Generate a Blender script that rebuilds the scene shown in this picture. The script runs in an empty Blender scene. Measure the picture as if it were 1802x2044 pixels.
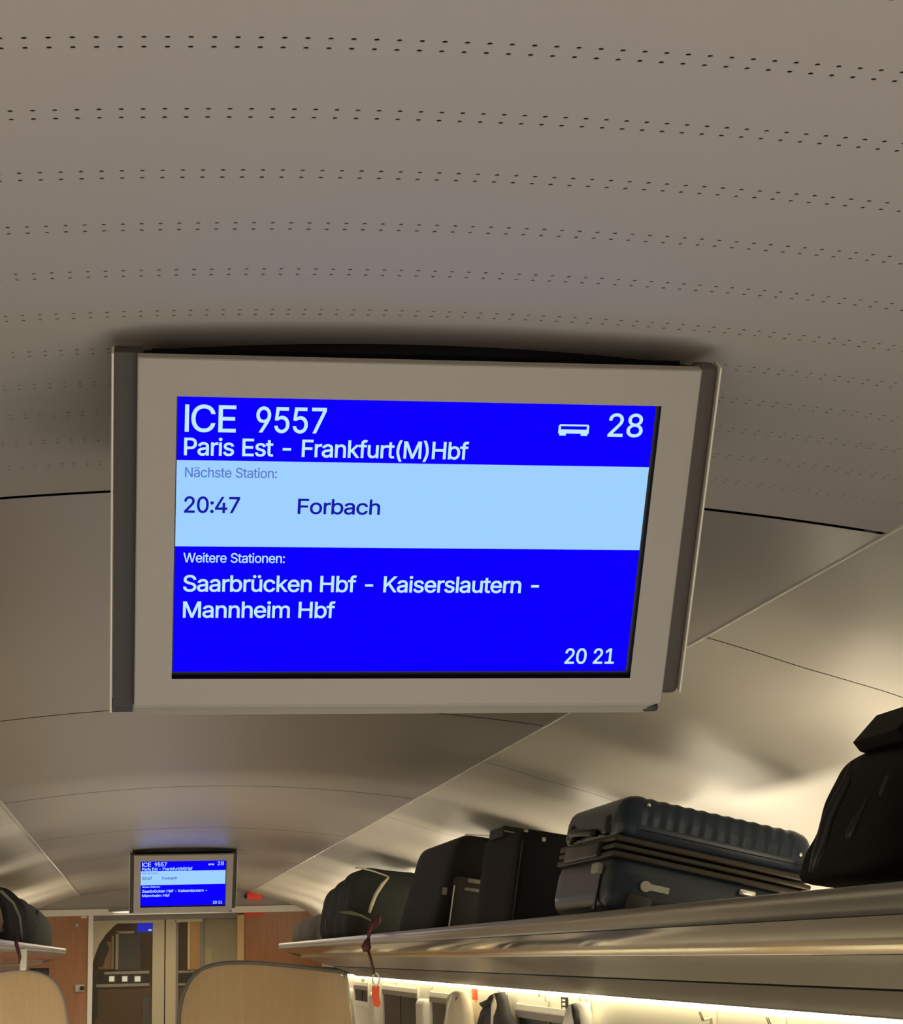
import bpy, bmesh, math, random
from mathutils import Vector, Matrix
from mathutils.geometry import delaunay_2d_cdt

# ------------------------------------------------------------------ camera
SC = bpy.context.scene
COL = SC.collection
CZ = 1.65                      # camera height above the floor
F, PX, PY = 3900.0, 901.0, 1022.0
_v = Vector((265 - PX, 1912 - PY, F)).normalized()          # direction along the carriage
_x = Vector((26500 - PX, 1265 - PY, F)).normalized()
_x = (_x - _x.dot(_v) * _v).normalized()
_z = _x.cross(_v)
if _z.y > 0: _z = -_z

def ray(u, v):
    r = Vector((u - PX, v - PY, F))
    return Vector((r.dot(_x), r.dot(_v), r.dot(_z)))

def pix(u, v, X=None, Y=None, Z=None):
    """world point seen at pixel (u, v) of the photograph on the plane x=X, y=Y or z=Z (Z above floor)"""
    r = ray(u, v)
    t = X / r.x if X is not None else (Y / r.y if Y is not None else (Z - CZ) / r.z)
    return Vector((r.x * t, r.y * t, r.z * t + CZ))

cam_d = bpy.data.cameras.new('camera')
cam = bpy.data.objects.new('camera', cam_d); COL.objects.link(cam)
right = Vector((_x.x, _v.x, _z.x)); down = Vector((_x.y, _v.y, _z.y)); fwd = Vector((_x.z, _v.z, _z.z))
M = Matrix.Identity(4)
for i in range(3):
    M[i][0] = right[i]; M[i][1] = -down[i]; M[i][2] = -fwd[i]
M[2][3] = CZ
cam.matrix_world = M
cam_d.sensor_fit = 'HORIZONTAL'; cam_d.sensor_width = 36.0; cam_d.lens = F / 1802 * 36
cam_d.clip_start = 0.02; cam_d.clip_end = 60
SC.camera = cam

# ------------------------------------------------------------------ world, exposure, large lights
w = bpy.data.worlds.new('night'); SC.world = w; w.use_nodes = True
w.node_tree.nodes['Background'].inputs[0].default_value = (0.05, 0.055, 0.07, 1)
w.node_tree.nodes['Background'].inputs[1].default_value = 0.3
SC.view_settings.view_transform = 'Standard'; SC.view_settings.look = 'None'
SC.view_settings.exposure = 0.0; SC.view_settings.gamma = 1.0
SC.view_settings.use_curve_mapping = False

CX = 0.235                     # centre line of the carriage
APEX = CZ + 0.511; CREX = 0.633; CREZ = CZ + 0.463
YB, YE = -3.5, 15.2            # back and far end of the saloon

def area_light(name, loc, size, size_y, energy, color, direction, spread=180):
    l = bpy.data.lights.new(name, 'AREA'); l.shape = 'RECTANGLE'; l.size = size; l.size_y = size_y
    l.energy = energy; l.color = color; l.spread = math.radians(spread)
    o = bpy.data.objects.new(name, l); COL.objects.link(o); o.location = loc
    d = Vector(direction).normalized()
    zq = -d; yq = Vector((0, 1, 0)); xq = yq.cross(zq).normalized(); yq = zq.cross(xq)
    R = Matrix((xq, yq, zq)).transposed().to_4x4(); R.translation = Vector(loc); o.matrix_world = R
    return o

WARM = (1.0, 0.86, 0.62)
UP_E, UP_LEN, UP_STEP = 2.1, 0.72, 1.0
for k in range(-2, 14):        # the indirect lamps lying behind the luggage along both walls
    for s in (-1, 1):
        y = k * UP_STEP + (0.45 if s < 0 else 0.95)
        if (s > 0 and k in (0, 1)) or (s < 0 and k in (1, 2)): continue      # unlit stretches of the rack
        area_light('rack_uplight', (CX + s * 1.05, y, CZ + 0.0), 0.04, UP_LEN, UP_E, WARM, (s * 0.05, 0, 1))
area_light('saloon_fill', (0.32, 0.1, 0.70), 1.3, 3.0, 14.0, (1.0, 0.92, 0.83), (0, 0.25, 1))  # added fill from below for bounced light, no lamp stands here
area_light('aisle_bounce', (0.15, 10.5, 0.5), 0.8, 8.0, 16, (1.0, 0.86, 0.68), (0, 0, 1))
area_light('end_fill', (0.25, 13.2, CZ + 0.45), 0.5, 3.2, 22, (1.0, 0.84, 0.60), (0, -0.1, -1))  # added fill brightening the far end, no fixture in the ceiling
area_light('seat_bounce', (0.1, 5.6, 0.8), 1.4, 0.5, 18, (1.0, 0.86, 0.66), (0, 1, 0.05))
area_light('vestibule_lamp', (0.25, 16.4, CZ + 0.44), 0.6, 0.6, 11, (1.0, 0.85, 0.6), (0, 0, -1))

# ------------------------------------------------------------------ materials
def mat(name, color, rough=0.5, metal=0.0, noise=0.0, nscale=20, bump=0.0, bscale=60, emit=None, estr=0.0,
        coat=0.0, spec=0.5, stretch=None, mottle=None):
    m = bpy.data.materials.new(name); m.use_nodes = True
    nt = m.node_tree; b = nt.nodes['Principled BSDF']
    b.inputs['Base Color'].default_value = (*color, 1)
    b.inputs['Roughness'].default_value = rough; b.inputs['Metallic'].default_value = metal
    b.inputs['Specular IOR Level'].default_value = spec
    b.inputs['Coat Weight'].default_value = coat; b.inputs['Coat Roughness'].default_value = 0.08
    tc = nt.nodes.new('ShaderNodeTexCoord'); src = tc.outputs['Object']
    if stretch:
        mp = nt.nodes.new('ShaderNodeMapping'); mp.inputs['Scale'].default_value = stretch
        nt.links.new(src, mp.inputs[0]); src = mp.outputs[0]
    if noise:
        n = nt.nodes.new('ShaderNodeTexNoise'); n.inputs['Scale'].default_value = nscale; n.inputs['Detail'].default_value = 4
        nt.links.new(src, n.inputs['Vector'])
        mx = nt.nodes.new('ShaderNodeMix'); mx.data_type = 'RGBA'
        c2 = mottle or tuple(c * (1 - noise) for c in color); c1 = tuple(min(1, c * (1 + noise)) for c in color)
        mx.inputs['A'].default_value = (*c1, 1); mx.inputs['B'].default_value = (*c2, 1)
        nt.links.new(n.outputs['Fac'], mx.inputs['Factor']); nt.links.new(mx.outputs['Result'], b.inputs['Base Color'])
    if bump:
        n = nt.nodes.new('ShaderNodeTexNoise'); n.inputs['Scale'].default_value = bscale; n.inputs['Detail'].default_value = 3
        nt.links.new(src, n.inputs['Vector'])
        bp = nt.nodes.new('ShaderNodeBump'); bp.inputs['Strength'].default_value = bump; bp.inputs['Distance'].default_value = 0.002
        nt.links.new(n.outputs['Fac'], bp.inputs['Height']); nt.links.new(bp.outputs[0], b.inputs['Normal'])
    if emit:
        b.inputs['Emission Color'].default_value = (*emit, 1); b.inputs['Emission Strength'].default_value = estr
    return m

def emat(name, color, s=1.0):
    m = bpy.data.materials.new(name); m.use_nodes = True; nt = m.node_tree; nt.nodes.clear()
    e = nt.nodes.new('ShaderNodeEmission'); u = nt.nodes.new('ShaderNodeOutputMaterial')
    e.inputs[0].default_value = (*color, 1); e.inputs[1].default_value = s
    nt.links.new(e.outputs[0], u.inputs[0]); return m

def lin(r, g, b):
    f = lambda c: (c / 255) / 12.92 if c <= 10 else ((c / 255 + 0.055) / 1.055) ** 2.4
    return (f(r), f(g), f(b))

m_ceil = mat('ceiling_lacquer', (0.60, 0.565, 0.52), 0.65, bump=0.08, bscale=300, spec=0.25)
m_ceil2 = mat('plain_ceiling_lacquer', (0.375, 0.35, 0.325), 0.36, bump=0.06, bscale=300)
m_cove = mat('cove_lacquer', (0.66, 0.63, 0.56), 0.40, bump=0.06, bscale=300)
m_dark = mat('dark_gap', (0.012, 0.012, 0.014), 0.9)
m_trimc = mat('crease_trim', (0.86, 0.84, 0.78), 0.25)
m_bezel = mat('bezel_paint', (0.52, 0.49, 0.43), 0.38, bump=0.05, bscale=400)
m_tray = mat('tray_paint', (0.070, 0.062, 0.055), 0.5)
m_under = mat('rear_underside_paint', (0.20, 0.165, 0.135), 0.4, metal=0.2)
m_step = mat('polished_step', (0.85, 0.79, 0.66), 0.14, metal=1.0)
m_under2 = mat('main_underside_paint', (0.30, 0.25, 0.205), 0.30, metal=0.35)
m_alu = mat('aluminium_edge', (0.95, 0.90, 0.76), 0.35, metal=0.2)  # pale cream has the lamp reflection on the edge painted in
m_black = mat('black_mask', (0.006, 0.006, 0.010), 0.3)
m_sblue = emat('screen_blue', (0.004, 0.0, 1.0), 1.0)
m_sband = emat('screen_pale_band', lin(158, 209, 255), 1.0)
m_twhite = emat('screen_lettering_white', lin(190, 235, 255), 1.0)
m_tblue = emat('screen_lettering_blue', lin(24, 26, 170), 1.0)
m_tgrey = emat('screen_lettering_grey', lin(96, 122, 205), 1.0)
m_wood = mat('stained_wood', (0.36, 0.145, 0.045), 0.28, noise=0.25, nscale=6, stretch=(8, 1, 0.7), coat=0.3)
m_beige = mat('beige_door_paint', (0.50, 0.43, 0.29), 0.4)
m_white = mat('white_wall_panel', (0.78, 0.74, 0.64), 0.4)
m_rack = mat('rack_metal', (0.36, 0.305, 0.26), 0.10, metal=0.8)
m_lip = mat('rack_lip_metal', (0.36, 0.345, 0.33), 0.34, metal=0.6)
m_glassdk = mat('night_window', (0.02, 0.022, 0.028), 0.35, spec=0.25)
m_floor = mat('carpet', (0.10, 0.09, 0.09), 0.95, noise=0.3, nscale=90)
m_blackcloth = mat('black_nylon', (0.010, 0.0095, 0.008), 0.8, bump=0.5, bscale=90, spec=0.25)
m_blackgl = mat('black_satin', (0.03, 0.03, 0.03), 0.35)
m_darkcase = mat('dark_suitcase_cloth', (0.008, 0.008, 0.011), 0.75, bump=0.4, bscale=200, spec=0.25)
m_navy = mat('navy_shell', (0.020, 0.036, 0.062), 0.30, noise=0.15, nscale=5, bump=0.15, bscale=250)
m_zip = mat('brown_zip_tape', (0.045, 0.034, 0.022), 0.5)
m_chrome = mat('chrome', (0.85, 0.82, 0.74), 0.15, metal=1.0)
m_silver = mat('silver_plastic', (0.55, 0.54, 0.48), 0.4)
m_green = mat('dark_green_canvas', (0.020, 0.024, 0.021), 0.85, bump=0.7, bscale=40, noise=0.3, nscale=10)
m_pipe = mat('pale_piping', (0.50, 0.47, 0.34), 0.5)
m_grey = mat('grey_cloth', (0.19, 0.18, 0.19), 0.85, bump=0.6, bscale=30, noise=0.3, nscale=8)
m_teal = mat('slate_teal_cloth', (0.10, 0.11, 0.115), 0.85, bump=0.6, bscale=30, noise=0.4, nscale=12)
m_maroon = mat('maroon_strap', (0.06, 0.008, 0.010), 0.6)
m_red = mat('red_reflection_paint', (0.75, 0.06, 0.02), 0.4)  # colour of the sign's painted reflection
m_orange = mat('orange_red_cloth', (0.80, 0.10, 0.03), 0.6)
m_signred = mat('red_sign_paint', (0.62, 0.04, 0.02), 0.35, emit=(0.8, 0.05, 0.02), estr=0.25)
m_cream = mat('cream_cloth', (0.70, 0.62, 0.46), 0.85, bump=0.5, bscale=30)
m_offwhite = mat('off_white_cloth', (0.78, 0.76, 0.70), 0.8, bump=0.4, bscale=30)
m_jacket = mat('dark_jacket_cloth', (0.035, 0.033, 0.035), 0.8, bump=0.5, bscale=40)
m_pink = mat('pinkish_brown_cloth', (0.20, 0.13, 0.11), 0.8, bump=0.4, bscale=30)
m_greyrim = mat('grey_rim', (0.20, 0.185, 0.17), 0.4)
m_bluepanel = emat('far_screen_blue', (0.01, 0.02, 0.8), 0.9)
m_strip = emat('rack_strip_light', (1.0, 0.86, 0.52), 5.0)
m_lampd = emat('door_lamp', (1.0, 0.86, 0.62), 1.6)
m_squares = emat('backlit_squares', (0.85, 0.80, 0.62), 1.0)

def pane_mat(name, color, alpha, ribs=0.0):
    m = bpy.data.materials.new(name); m.use_nodes = True; nt = m.node_tree; nt.nodes.clear()
    u = nt.nodes.new('ShaderNodeOutputMaterial'); mix = nt.nodes.new('ShaderNodeMixShader')
    t = nt.nodes.new('ShaderNodeBsdfTransparent'); t.inputs[0].default_value = (0.95, 0.93, 0.88, 1)
    p = nt.nodes.new('ShaderNodeBsdfPrincipled'); p.inputs['Base Color'].default_value = (*color, 1); p.inputs['Roughness'].default_value = 0.3
    tl = nt.nodes.new('ShaderNodeBsdfTranslucent'); tl.inputs[0].default_value = (*color, 1)
    m2 = nt.nodes.new('ShaderNodeMixShader'); m2.inputs[0].default_value = 0.6
    nt.links.new(p.outputs[0], m2.inputs[1]); nt.links.new(tl.outputs[0], m2.inputs[2])
    mix.inputs[0].default_value = alpha
    nt.links.new(t.outputs[0], mix.inputs[1]); nt.links.new(m2.outputs[0], mix.inputs[2]); nt.links.new(mix.outputs[0], u.inputs[0])
    if ribs:
        tc = nt.nodes.new('ShaderNodeTexCoord'); wv = nt.nodes.new('ShaderNodeTexWave'); wv.bands_direction = 'X'
        wv.inputs['Scale'].default_value = ribs; nt.links.new(tc.outputs['Object'], wv.inputs[0])
        b = nt.nodes.new('ShaderNodeBump'); b.inputs['Strength'].default_value = 0.5; b.inputs['Distance'].default_value = 0.003
        nt.links.new(wv.outputs['Fac'], b.inputs['Height']); nt.links.new(b.outputs[0], p.inputs['Normal']); nt.links.new(b.outputs[0], tl.inputs['Normal'])
        mr = nt.nodes.new('ShaderNodeMapRange'); mr.inputs['To Min'].default_value = alpha - 0.05; mr.inputs['To Max'].default_value = min(1, alpha + 0.05)
        nt.links.new(wv.outputs['Fac'], mr.inputs['Value']); nt.links.new(mr.outputs[0], mix.inputs[0])
    return m
m_pane = pane_mat('ribbed_frosted_glass', (0.86, 0.70, 0.46), 0.70, 40)
m_clear = pane_mat('door_glass', (0.30, 0.28, 0.24), 0.12)
m_frost = pane_mat('frosted_side_glass', (0.60, 0.55, 0.40), 0.6)

GLYPHS = {'(':(273,[[89,207,92,264,101,324,114,384,132,441,153,494,177,539,236,539,212,485,191,428,174,370,161,313,154,258,151,207,153,161,160,115,172,67,188,16,236,-96,177,-96,139,-22,111,55,95,131]]),')':(273,[[37,-96,64,-37,86,18,102,68,113,116,120,162,122,207,119,258,112,313,99,370,82,428,62,485,37,539,97,539,120,494,142,441,159,384,173,323,181,264,184,207,178,130,161,53,134,-23,97,-96]]),'-':(453,[[337,244,337,188,114,188,114,244]]),'0':(453,[[227,-7,174,1,130,24,95,62,69,113,53,178,48,254,53,330,69,395,95,447,130,484,174,508,227,516,279,508,323,484,358,447,384,395,400,330,405,254,400,178,384,113,358,62,323,24,279,1],[227,50,262,56,290,74,313,103,330,144,340,194,344,254,340,314,330,365,313,405,290,435,262,454,227,460,192,454,163,435,140,405,123,365,113,314,109,254,113,194,123,144,140,103,163,74,192,56]]),'1':(453,[[76,0,76,55,391,55,391,0],[276,509,276,0,212,0,212,448,209,448,86,358,86,427,198,509]]),'2':(453,[[64,0,64,47,234,229,282,282,299,305,311,327,318,349,320,371,317,397,308,419,293,436,273,449,250,457,224,460,196,457,172,447,153,433,139,413,130,390,127,362,66,362,71,405,86,442,111,473,143,496,181,511,225,516,268,511,306,497,337,474,361,445,376,411,381,372,379,345,371,318,357,290,336,259,267,180,153,60,153,57,389,57,389,0]]),'4':(453,[[40,105,40,158,247,509,311,509,109,166,109,163,413,163,413,105],[282,0,282,121,282,146,282,318,343,318,343,0]]),'5':(453,[[221,-7,178,-2,140,11,108,32,83,60,67,93,60,130,122,130,127,108,138,89,154,73,173,60,196,52,221,50,250,54,276,64,298,81,314,104,324,131,328,162,324,193,314,221,297,244,275,262,248,273,218,277,192,275,167,268,145,258,128,246,67,253,96,509,366,509,366,452,151,452,134,301,136,301,155,314,178,325,203,332,229,334,263,331,294,321,321,306,345,285,364,260,379,231,388,198,391,163,386,116,369,76,343,41,309,15,268,-1]]),'7':(453,[[97,0,323,448,323,452,62,452,62,509,391,509,391,449,165,0]]),'8':(453,[[226,-7,178,-2,136,11,100,33,74,62,57,96,52,135,55,166,65,195,81,220,101,241,125,256,153,265,153,267,119,282,93,308,76,342,70,380,75,417,90,450,114,477,146,498,183,512,226,516,269,512,306,498,337,477,361,450,377,417,382,380,376,342,359,308,333,282,300,267,300,265,327,256,351,241,371,220,387,195,397,166,401,135,395,96,378,62,352,33,317,11,274,-2],[226,49,258,52,285,60,307,74,323,91,333,114,337,139,333,166,322,189,306,208,283,223,256,232,226,235,196,232,169,223,147,208,130,189,119,166,115,139,119,113,129,91,145,74,167,60,195,52],[226,290,252,292,274,300,293,313,307,330,316,351,319,376,316,399,308,420,294,437,275,449,252,457,226,460,200,457,177,449,158,437,145,420,136,399,133,376,136,351,145,330,158,313,178,300,200,292]]),'9':(453,[[226,516,271,510,310,494,343,468,368,434,384,394,389,347,385,310,373,270,350,224,315,168,200,0,130,0,301,248,307,248,299,234,287,221,274,210,257,202,238,197,218,195,174,200,137,214,106,237,83,269,69,307,64,352,69,397,85,436,110,469,143,494,182,510],[226,460,198,457,174,446,154,430,138,407,128,381,125,352,128,322,138,295,154,273,174,257,198,247,226,243,254,247,279,257,299,273,314,295,324,321,327,350,324,381,314,407,299,430,279,446,254,457]]),':':(188,[[95,-4,78,-1,63,9,53,24,50,41,53,59,63,73,78,83,95,87,113,83,128,73,138,59,141,41,138,24,128,9,113,-1],[95,271,78,274,63,284,53,299,50,316,53,334,63,349,78,358,95,362,113,359,128,349,138,334,141,316,138,299,128,284,113,274]]),'C':(510,[[267,-7,205,1,150,25,104,63,70,115,48,179,40,254,48,329,70,393,104,445,150,484,205,508,267,516,305,513,340,504,373,491,402,471,427,447,448,418,463,385,473,348,408,348,400,373,389,395,375,413,357,428,337,440,315,449,292,454,267,456,223,450,184,432,150,404,125,364,109,314,103,254,109,195,125,145,151,105,184,76,223,59,267,53,292,55,315,60,338,69,357,81,375,96,389,114,400,136,408,160,473,160,463,124,448,91,428,62,402,38,373,19,341,5,305,-4]]),'E':(419,[[60,0,60,509,372,509,372,452,125,452,125,286,355,286,355,229,125,229,125,57,375,57,375,0]]),'F':(410,[[60,0,60,509,369,509,369,452,125,452,125,278,346,278,346,221,125,221,125,0]]),'H':(517,[[60,0,60,509,125,509,125,289,392,289,392,509,457,509,457,0,392,0,392,232,125,232,125,0]]),'I':(150,[[45,0,107,0,107,509,45,509]]),'K':(467,[[104,145,104,216,139,261,174,303,212,344,364,509,448,509,231,276,228,276],[60,0,60,509,125,509,125,334,124,225,125,193,125,0],[372,0,188,259,228,309,449,0]]),'M':(628,[[60,0,60,509,152,509,277,187,287,159,299,123,311,84,322,49,307,49,318,83,330,121,342,158,352,187,476,509,568,509,568,0,504,0,504,291,504,327,505,369,506,413,507,457,513,457,498,409,482,363,467,322,456,291,342,0,286,0,170,291,159,321,145,361,129,408,112,457,119,457,120,416,121,372,122,328,122,291,122,0]]),'N':(523,[[60,0,60,509,136,509,343,183,363,151,388,107,414,55,405,54,401,108,399,157,399,195,399,509,463,509,463,0,387,0,202,290,177,331,148,381,108,452,119,454,122,384,124,328,125,291,125,0]]),'P':(445,[[60,0,60,509,235,509,289,504,332,487,366,462,390,430,404,391,409,348,404,304,390,265,366,233,332,207,289,191,235,186,109,186,109,242,233,242,269,246,297,256,318,272,333,294,341,320,344,348,342,376,333,402,318,423,297,439,268,449,232,452,125,452,125,0]]),'S':(447,[[224,-9,172,-4,128,9,91,31,64,60,46,96,38,137,104,137,110,110,123,88,142,71,166,59,194,51,224,49,257,52,286,60,311,74,329,92,342,114,346,139,342,161,332,179,316,193,296,205,245,222,184,239,128,261,86,289,71,307,60,326,54,348,52,372,58,413,75,448,102,476,138,498,180,512,227,516,274,512,316,498,351,476,377,449,394,415,401,378,337,378,327,412,302,437,267,453,225,459,194,456,167,448,145,435,129,418,119,398,115,376,119,352,131,334,148,319,169,308,212,293,264,279,312,264,359,238,378,220,395,198,405,171,408,139,403,99,386,64,360,34,323,11,278,-4]]),'W':(686,[[155,0,16,509,82,509,163,196,175,145,187,94,197,40,189,40,200,94,211,145,224,196,306,509,380,509,462,196,474,145,486,94,497,40,488,40,499,94,510,145,523,196,603,509,670,509,530,0,455,0,368,323,351,391,336,475,350,475,335,395,318,323,230,0]]),'a':(389,[[160,-9,126,-5,94,5,68,22,48,45,34,74,30,108,34,137,43,161,58,179,78,193,100,204,125,211,178,220,234,227,252,230,265,235,273,243,276,255,276,257,274,278,267,297,256,311,240,322,220,329,196,331,171,329,149,322,132,313,118,301,100,274,41,291,57,322,79,346,105,364,133,375,163,382,194,384,216,383,239,379,263,372,286,360,306,343,322,320,333,290,337,251,337,0,277,0,277,52,272,52,264,39,252,25,236,12,215,1,190,-6],[170,45,202,49,228,59,248,74,263,93,272,115,276,138,276,190,270,186,259,182,231,176,200,171,175,168,134,159,117,150,103,139,95,124,92,105,94,87,102,72,114,61,130,52,149,47]]),'b':(424,[[229,-8,197,-5,172,4,153,17,138,31,118,59,112,59,112,0,53,0,53,509,114,509,114,319,118,319,137,346,152,360,171,373,197,382,229,384,274,378,313,361,345,332,370,293,385,245,390,189,385,133,370,84,345,45,313,16,274,-2],[220,47,252,52,279,66,300,88,316,117,325,151,328,189,325,227,316,261,301,289,280,311,253,325,220,330,188,325,161,312,140,291,125,263,116,229,113,189,116,149,125,115,140,87,162,65,188,52]]),'c':(396,[[207,-8,159,-2,117,16,82,46,56,85,39,133,34,187,39,243,56,291,82,330,117,360,159,378,207,384,234,382,260,377,284,368,305,356,324,340,340,322,353,301,362,277,303,262,290,289,270,311,257,319,242,325,207,330,173,325,145,310,124,287,108,258,99,224,96,187,99,151,108,117,124,88,145,66,173,51,207,46,226,48,243,52,271,66,292,89,304,117,363,102,354,78,341,56,325,37,306,21,285,8,261,-1,235,-6]]),'e':(404,[[212,-8,160,-2,117,16,82,46,56,85,39,132,34,187,39,242,55,290,80,329,115,359,157,378,205,384,236,382,266,374,294,361,319,341,341,315,357,282,367,242,371,194,371,169,75,169,75,221,338,221,310,202,307,237,298,269,283,294,263,314,237,326,205,330,173,326,146,313,125,294,109,270,99,241,96,211,96,178,100,139,110,106,128,80,151,61,179,50,212,46,234,48,254,53,271,61,285,73,297,88,306,105,365,91,353,63,335,39,311,19,283,4,249,-5]]),'f':(254,[[228,379,228,327,6,327,6,379],[81,0,81,432,85,461,96,486,113,505,135,519,161,527,187,530,222,527,243,521,227,468,215,472,195,474,171,470,154,460,145,443,142,419,142,0]]),'h':(410,[[114,227,114,0,53,0,53,509,114,509,114,287,102,287,124,332,152,362,187,379,227,384,264,380,295,369,321,349,341,321,353,285,357,240,357,0,296,0,296,235,290,275,273,304,246,323,210,329,184,326,161,317,141,303,126,283,117,257]]),'i':(167,[[53,0,53,379,114,379,114,0],[84,443,68,446,54,455,44,468,41,483,44,499,54,512,67,521,84,524,100,521,114,512,123,499,126,483,123,468,114,455,100,446]]),'k':(381,[[110,137,110,212,121,212,284,379,360,379,184,199,177,199],[53,0,53,509,114,509,114,0],[294,0,148,186,191,229,372,0]]),'l':(165,[[53,0,53,509,114,509,114,0]]),'m':(610,[[53,0,53,379,112,379,112,295,108,295,118,323,132,346,151,363,172,376,195,384,219,386,257,380,287,361,309,332,321,295,312,295,322,320,337,343,357,361,381,375,408,383,437,386,468,382,497,372,522,354,541,328,553,296,557,255,557,0,496,0,496,254,490,289,473,313,447,326,419,330,395,328,374,320,358,307,345,290,338,270,335,247,335,0,274,0,274,260,269,289,253,311,229,325,199,330,178,328,158,320,140,307,126,289,117,266,114,238,114,0]]),'n':(410,[[114,227,114,0,53,0,53,379,112,379,112,287,102,287,124,332,152,362,187,379,227,384,264,380,295,369,321,349,341,321,353,285,357,240,357,0,296,0,296,235,290,275,273,304,246,323,210,329,184,326,161,317,141,303,126,283,117,257]]),'o':(415,[[207,-8,159,-2,117,16,82,46,56,85,39,133,34,187,39,243,56,291,82,330,117,360,159,378,207,384,256,378,299,360,334,330,359,291,376,243,381,187,376,133,359,85,333,46,299,16,256,-2],[207,46,242,51,270,66,292,88,307,117,316,151,319,187,316,224,307,258,292,287,270,310,242,325,207,330,173,325,145,310,124,287,108,258,99,224,96,187,99,151,108,117,124,88,145,66,173,51]]),'r':(259,[[53,0,53,379,112,379,112,321,115,321,130,347,152,367,181,380,213,385,229,384,243,384,243,322,230,324,207,326,181,323,159,315,140,301,126,284,117,262,114,237,114,0]]),'s':(365,[[182,-8,145,-5,112,3,84,18,62,38,46,63,36,94,94,107,105,79,124,60,150,49,181,45,217,49,244,62,262,81,268,103,264,121,254,136,237,147,212,155,149,170,104,186,72,208,53,237,47,274,52,305,65,332,87,354,115,370,149,381,187,384,223,381,254,372,279,358,299,339,314,316,324,290,268,277,258,298,243,316,220,329,187,333,156,329,131,317,114,299,109,277,113,258,124,243,144,232,172,223,229,209,275,193,306,171,325,142,331,107,326,75,312,47,290,24,260,6,223,-4]]),'t':(227,[[204,379,204,327,6,327,6,379],[65,471,126,471,126,98,128,76,136,61,150,53,170,50,185,51,202,54,213,2,192,-3,168,-4,125,2,92,21,72,52,65,93]]),'u':(410,[[182,-5,146,-1,115,11,89,30,69,59,57,95,53,139,53,379,114,379,114,144,120,104,137,75,164,56,200,50,226,53,249,62,269,76,283,97,293,122,296,153,296,379,357,379,357,0,298,0,298,92,307,92,286,47,257,17,222,0]]),'ä':(389,[[160,-9,126,-5,94,5,68,22,48,45,34,74,30,108,34,137,43,161,58,179,78,193,100,204,125,211,178,220,234,227,252,230,265,235,273,243,276,255,276,257,274,278,267,297,256,311,240,322,220,329,196,331,171,329,149,322,132,313,118,301,100,274,41,291,57,322,79,346,105,364,133,375,163,382,194,384,216,383,239,379,263,372,286,360,306,343,322,320,333,290,337,251,337,0,277,0,277,52,272,52,264,39,252,25,236,12,215,1,190,-6],[170,45,202,49,228,59,248,74,263,93,272,115,276,138,276,190,270,186,259,182,231,176,200,171,175,168,134,159,117,150,103,139,95,124,92,105,94,87,102,72,114,61,130,52,149,47],[261,443,246,446,233,455,224,468,221,483,224,499,233,512,246,520,261,523,277,520,290,512,298,499,301,483,298,468,290,455,277,446],[117,443,102,446,89,455,80,468,77,483,80,499,89,512,102,520,117,523,133,520,146,512,155,499,158,483,155,468,146,455,133,446]]),'ü':(410,[[182,-5,146,-1,115,11,89,30,69,59,57,95,53,139,53,379,114,379,114,144,120,104,137,75,164,56,200,50,226,53,249,62,269,76,283,97,293,122,296,153,296,379,357,379,357,0,298,0,298,92,307,92,286,47,257,17,222,0],[277,443,261,446,248,455,239,468,236,483,239,499,248,512,261,520,277,523,293,520,305,512,314,499,317,483,314,468,305,455,292,446],[133,443,117,446,104,455,96,468,93,483,96,499,104,512,117,520,133,523,149,520,162,512,170,499,173,483,170,468,162,455,149,446]]),' ':(190,[])}

# ------------------------------------------------------------------ helpers
def obj(name, verts, faces, m, parent=None, smooth=False, mats=None, fmat=None):
    me = bpy.data.meshes.new(name); me.from_pydata([tuple(v) for v in verts], [], faces); me.update()
    bm = bmesh.new(); bm.from_mesh(me); bmesh.ops.recalc_face_normals(bm, faces=bm.faces); bm.to_mesh(me); bm.free()
    for q in (mats or [m]): me.materials.append(q)
    if fmat: me.polygons.foreach_set('material_index', fmat)
    if smooth:
        me.polygons.foreach_set('use_smooth', [True] * len(me.polygons))
    o = bpy.data.objects.new(name, me); COL.objects.link(o)
    if parent: o.parent = parent
    return o

def tag(o, label=None, cat=None, group=None, kind=None):
    if label: o['label'] = label
    if cat: o['category'] = cat
    if group: o['group'] = group
    if kind: o['kind'] = kind
    return o

def empty(name, loc=(0, 0, 0), label=None, cat=None, group=None, kind=None):
    o = bpy.data.objects.new(name, None); COL.objects.link(o); o.location = loc; o.empty_display_size = 0.1
    return tag(o, label, cat, group, kind)

def local(root, pts):
    l = root.location
    return [Vector(p) - l for p in pts]

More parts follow.
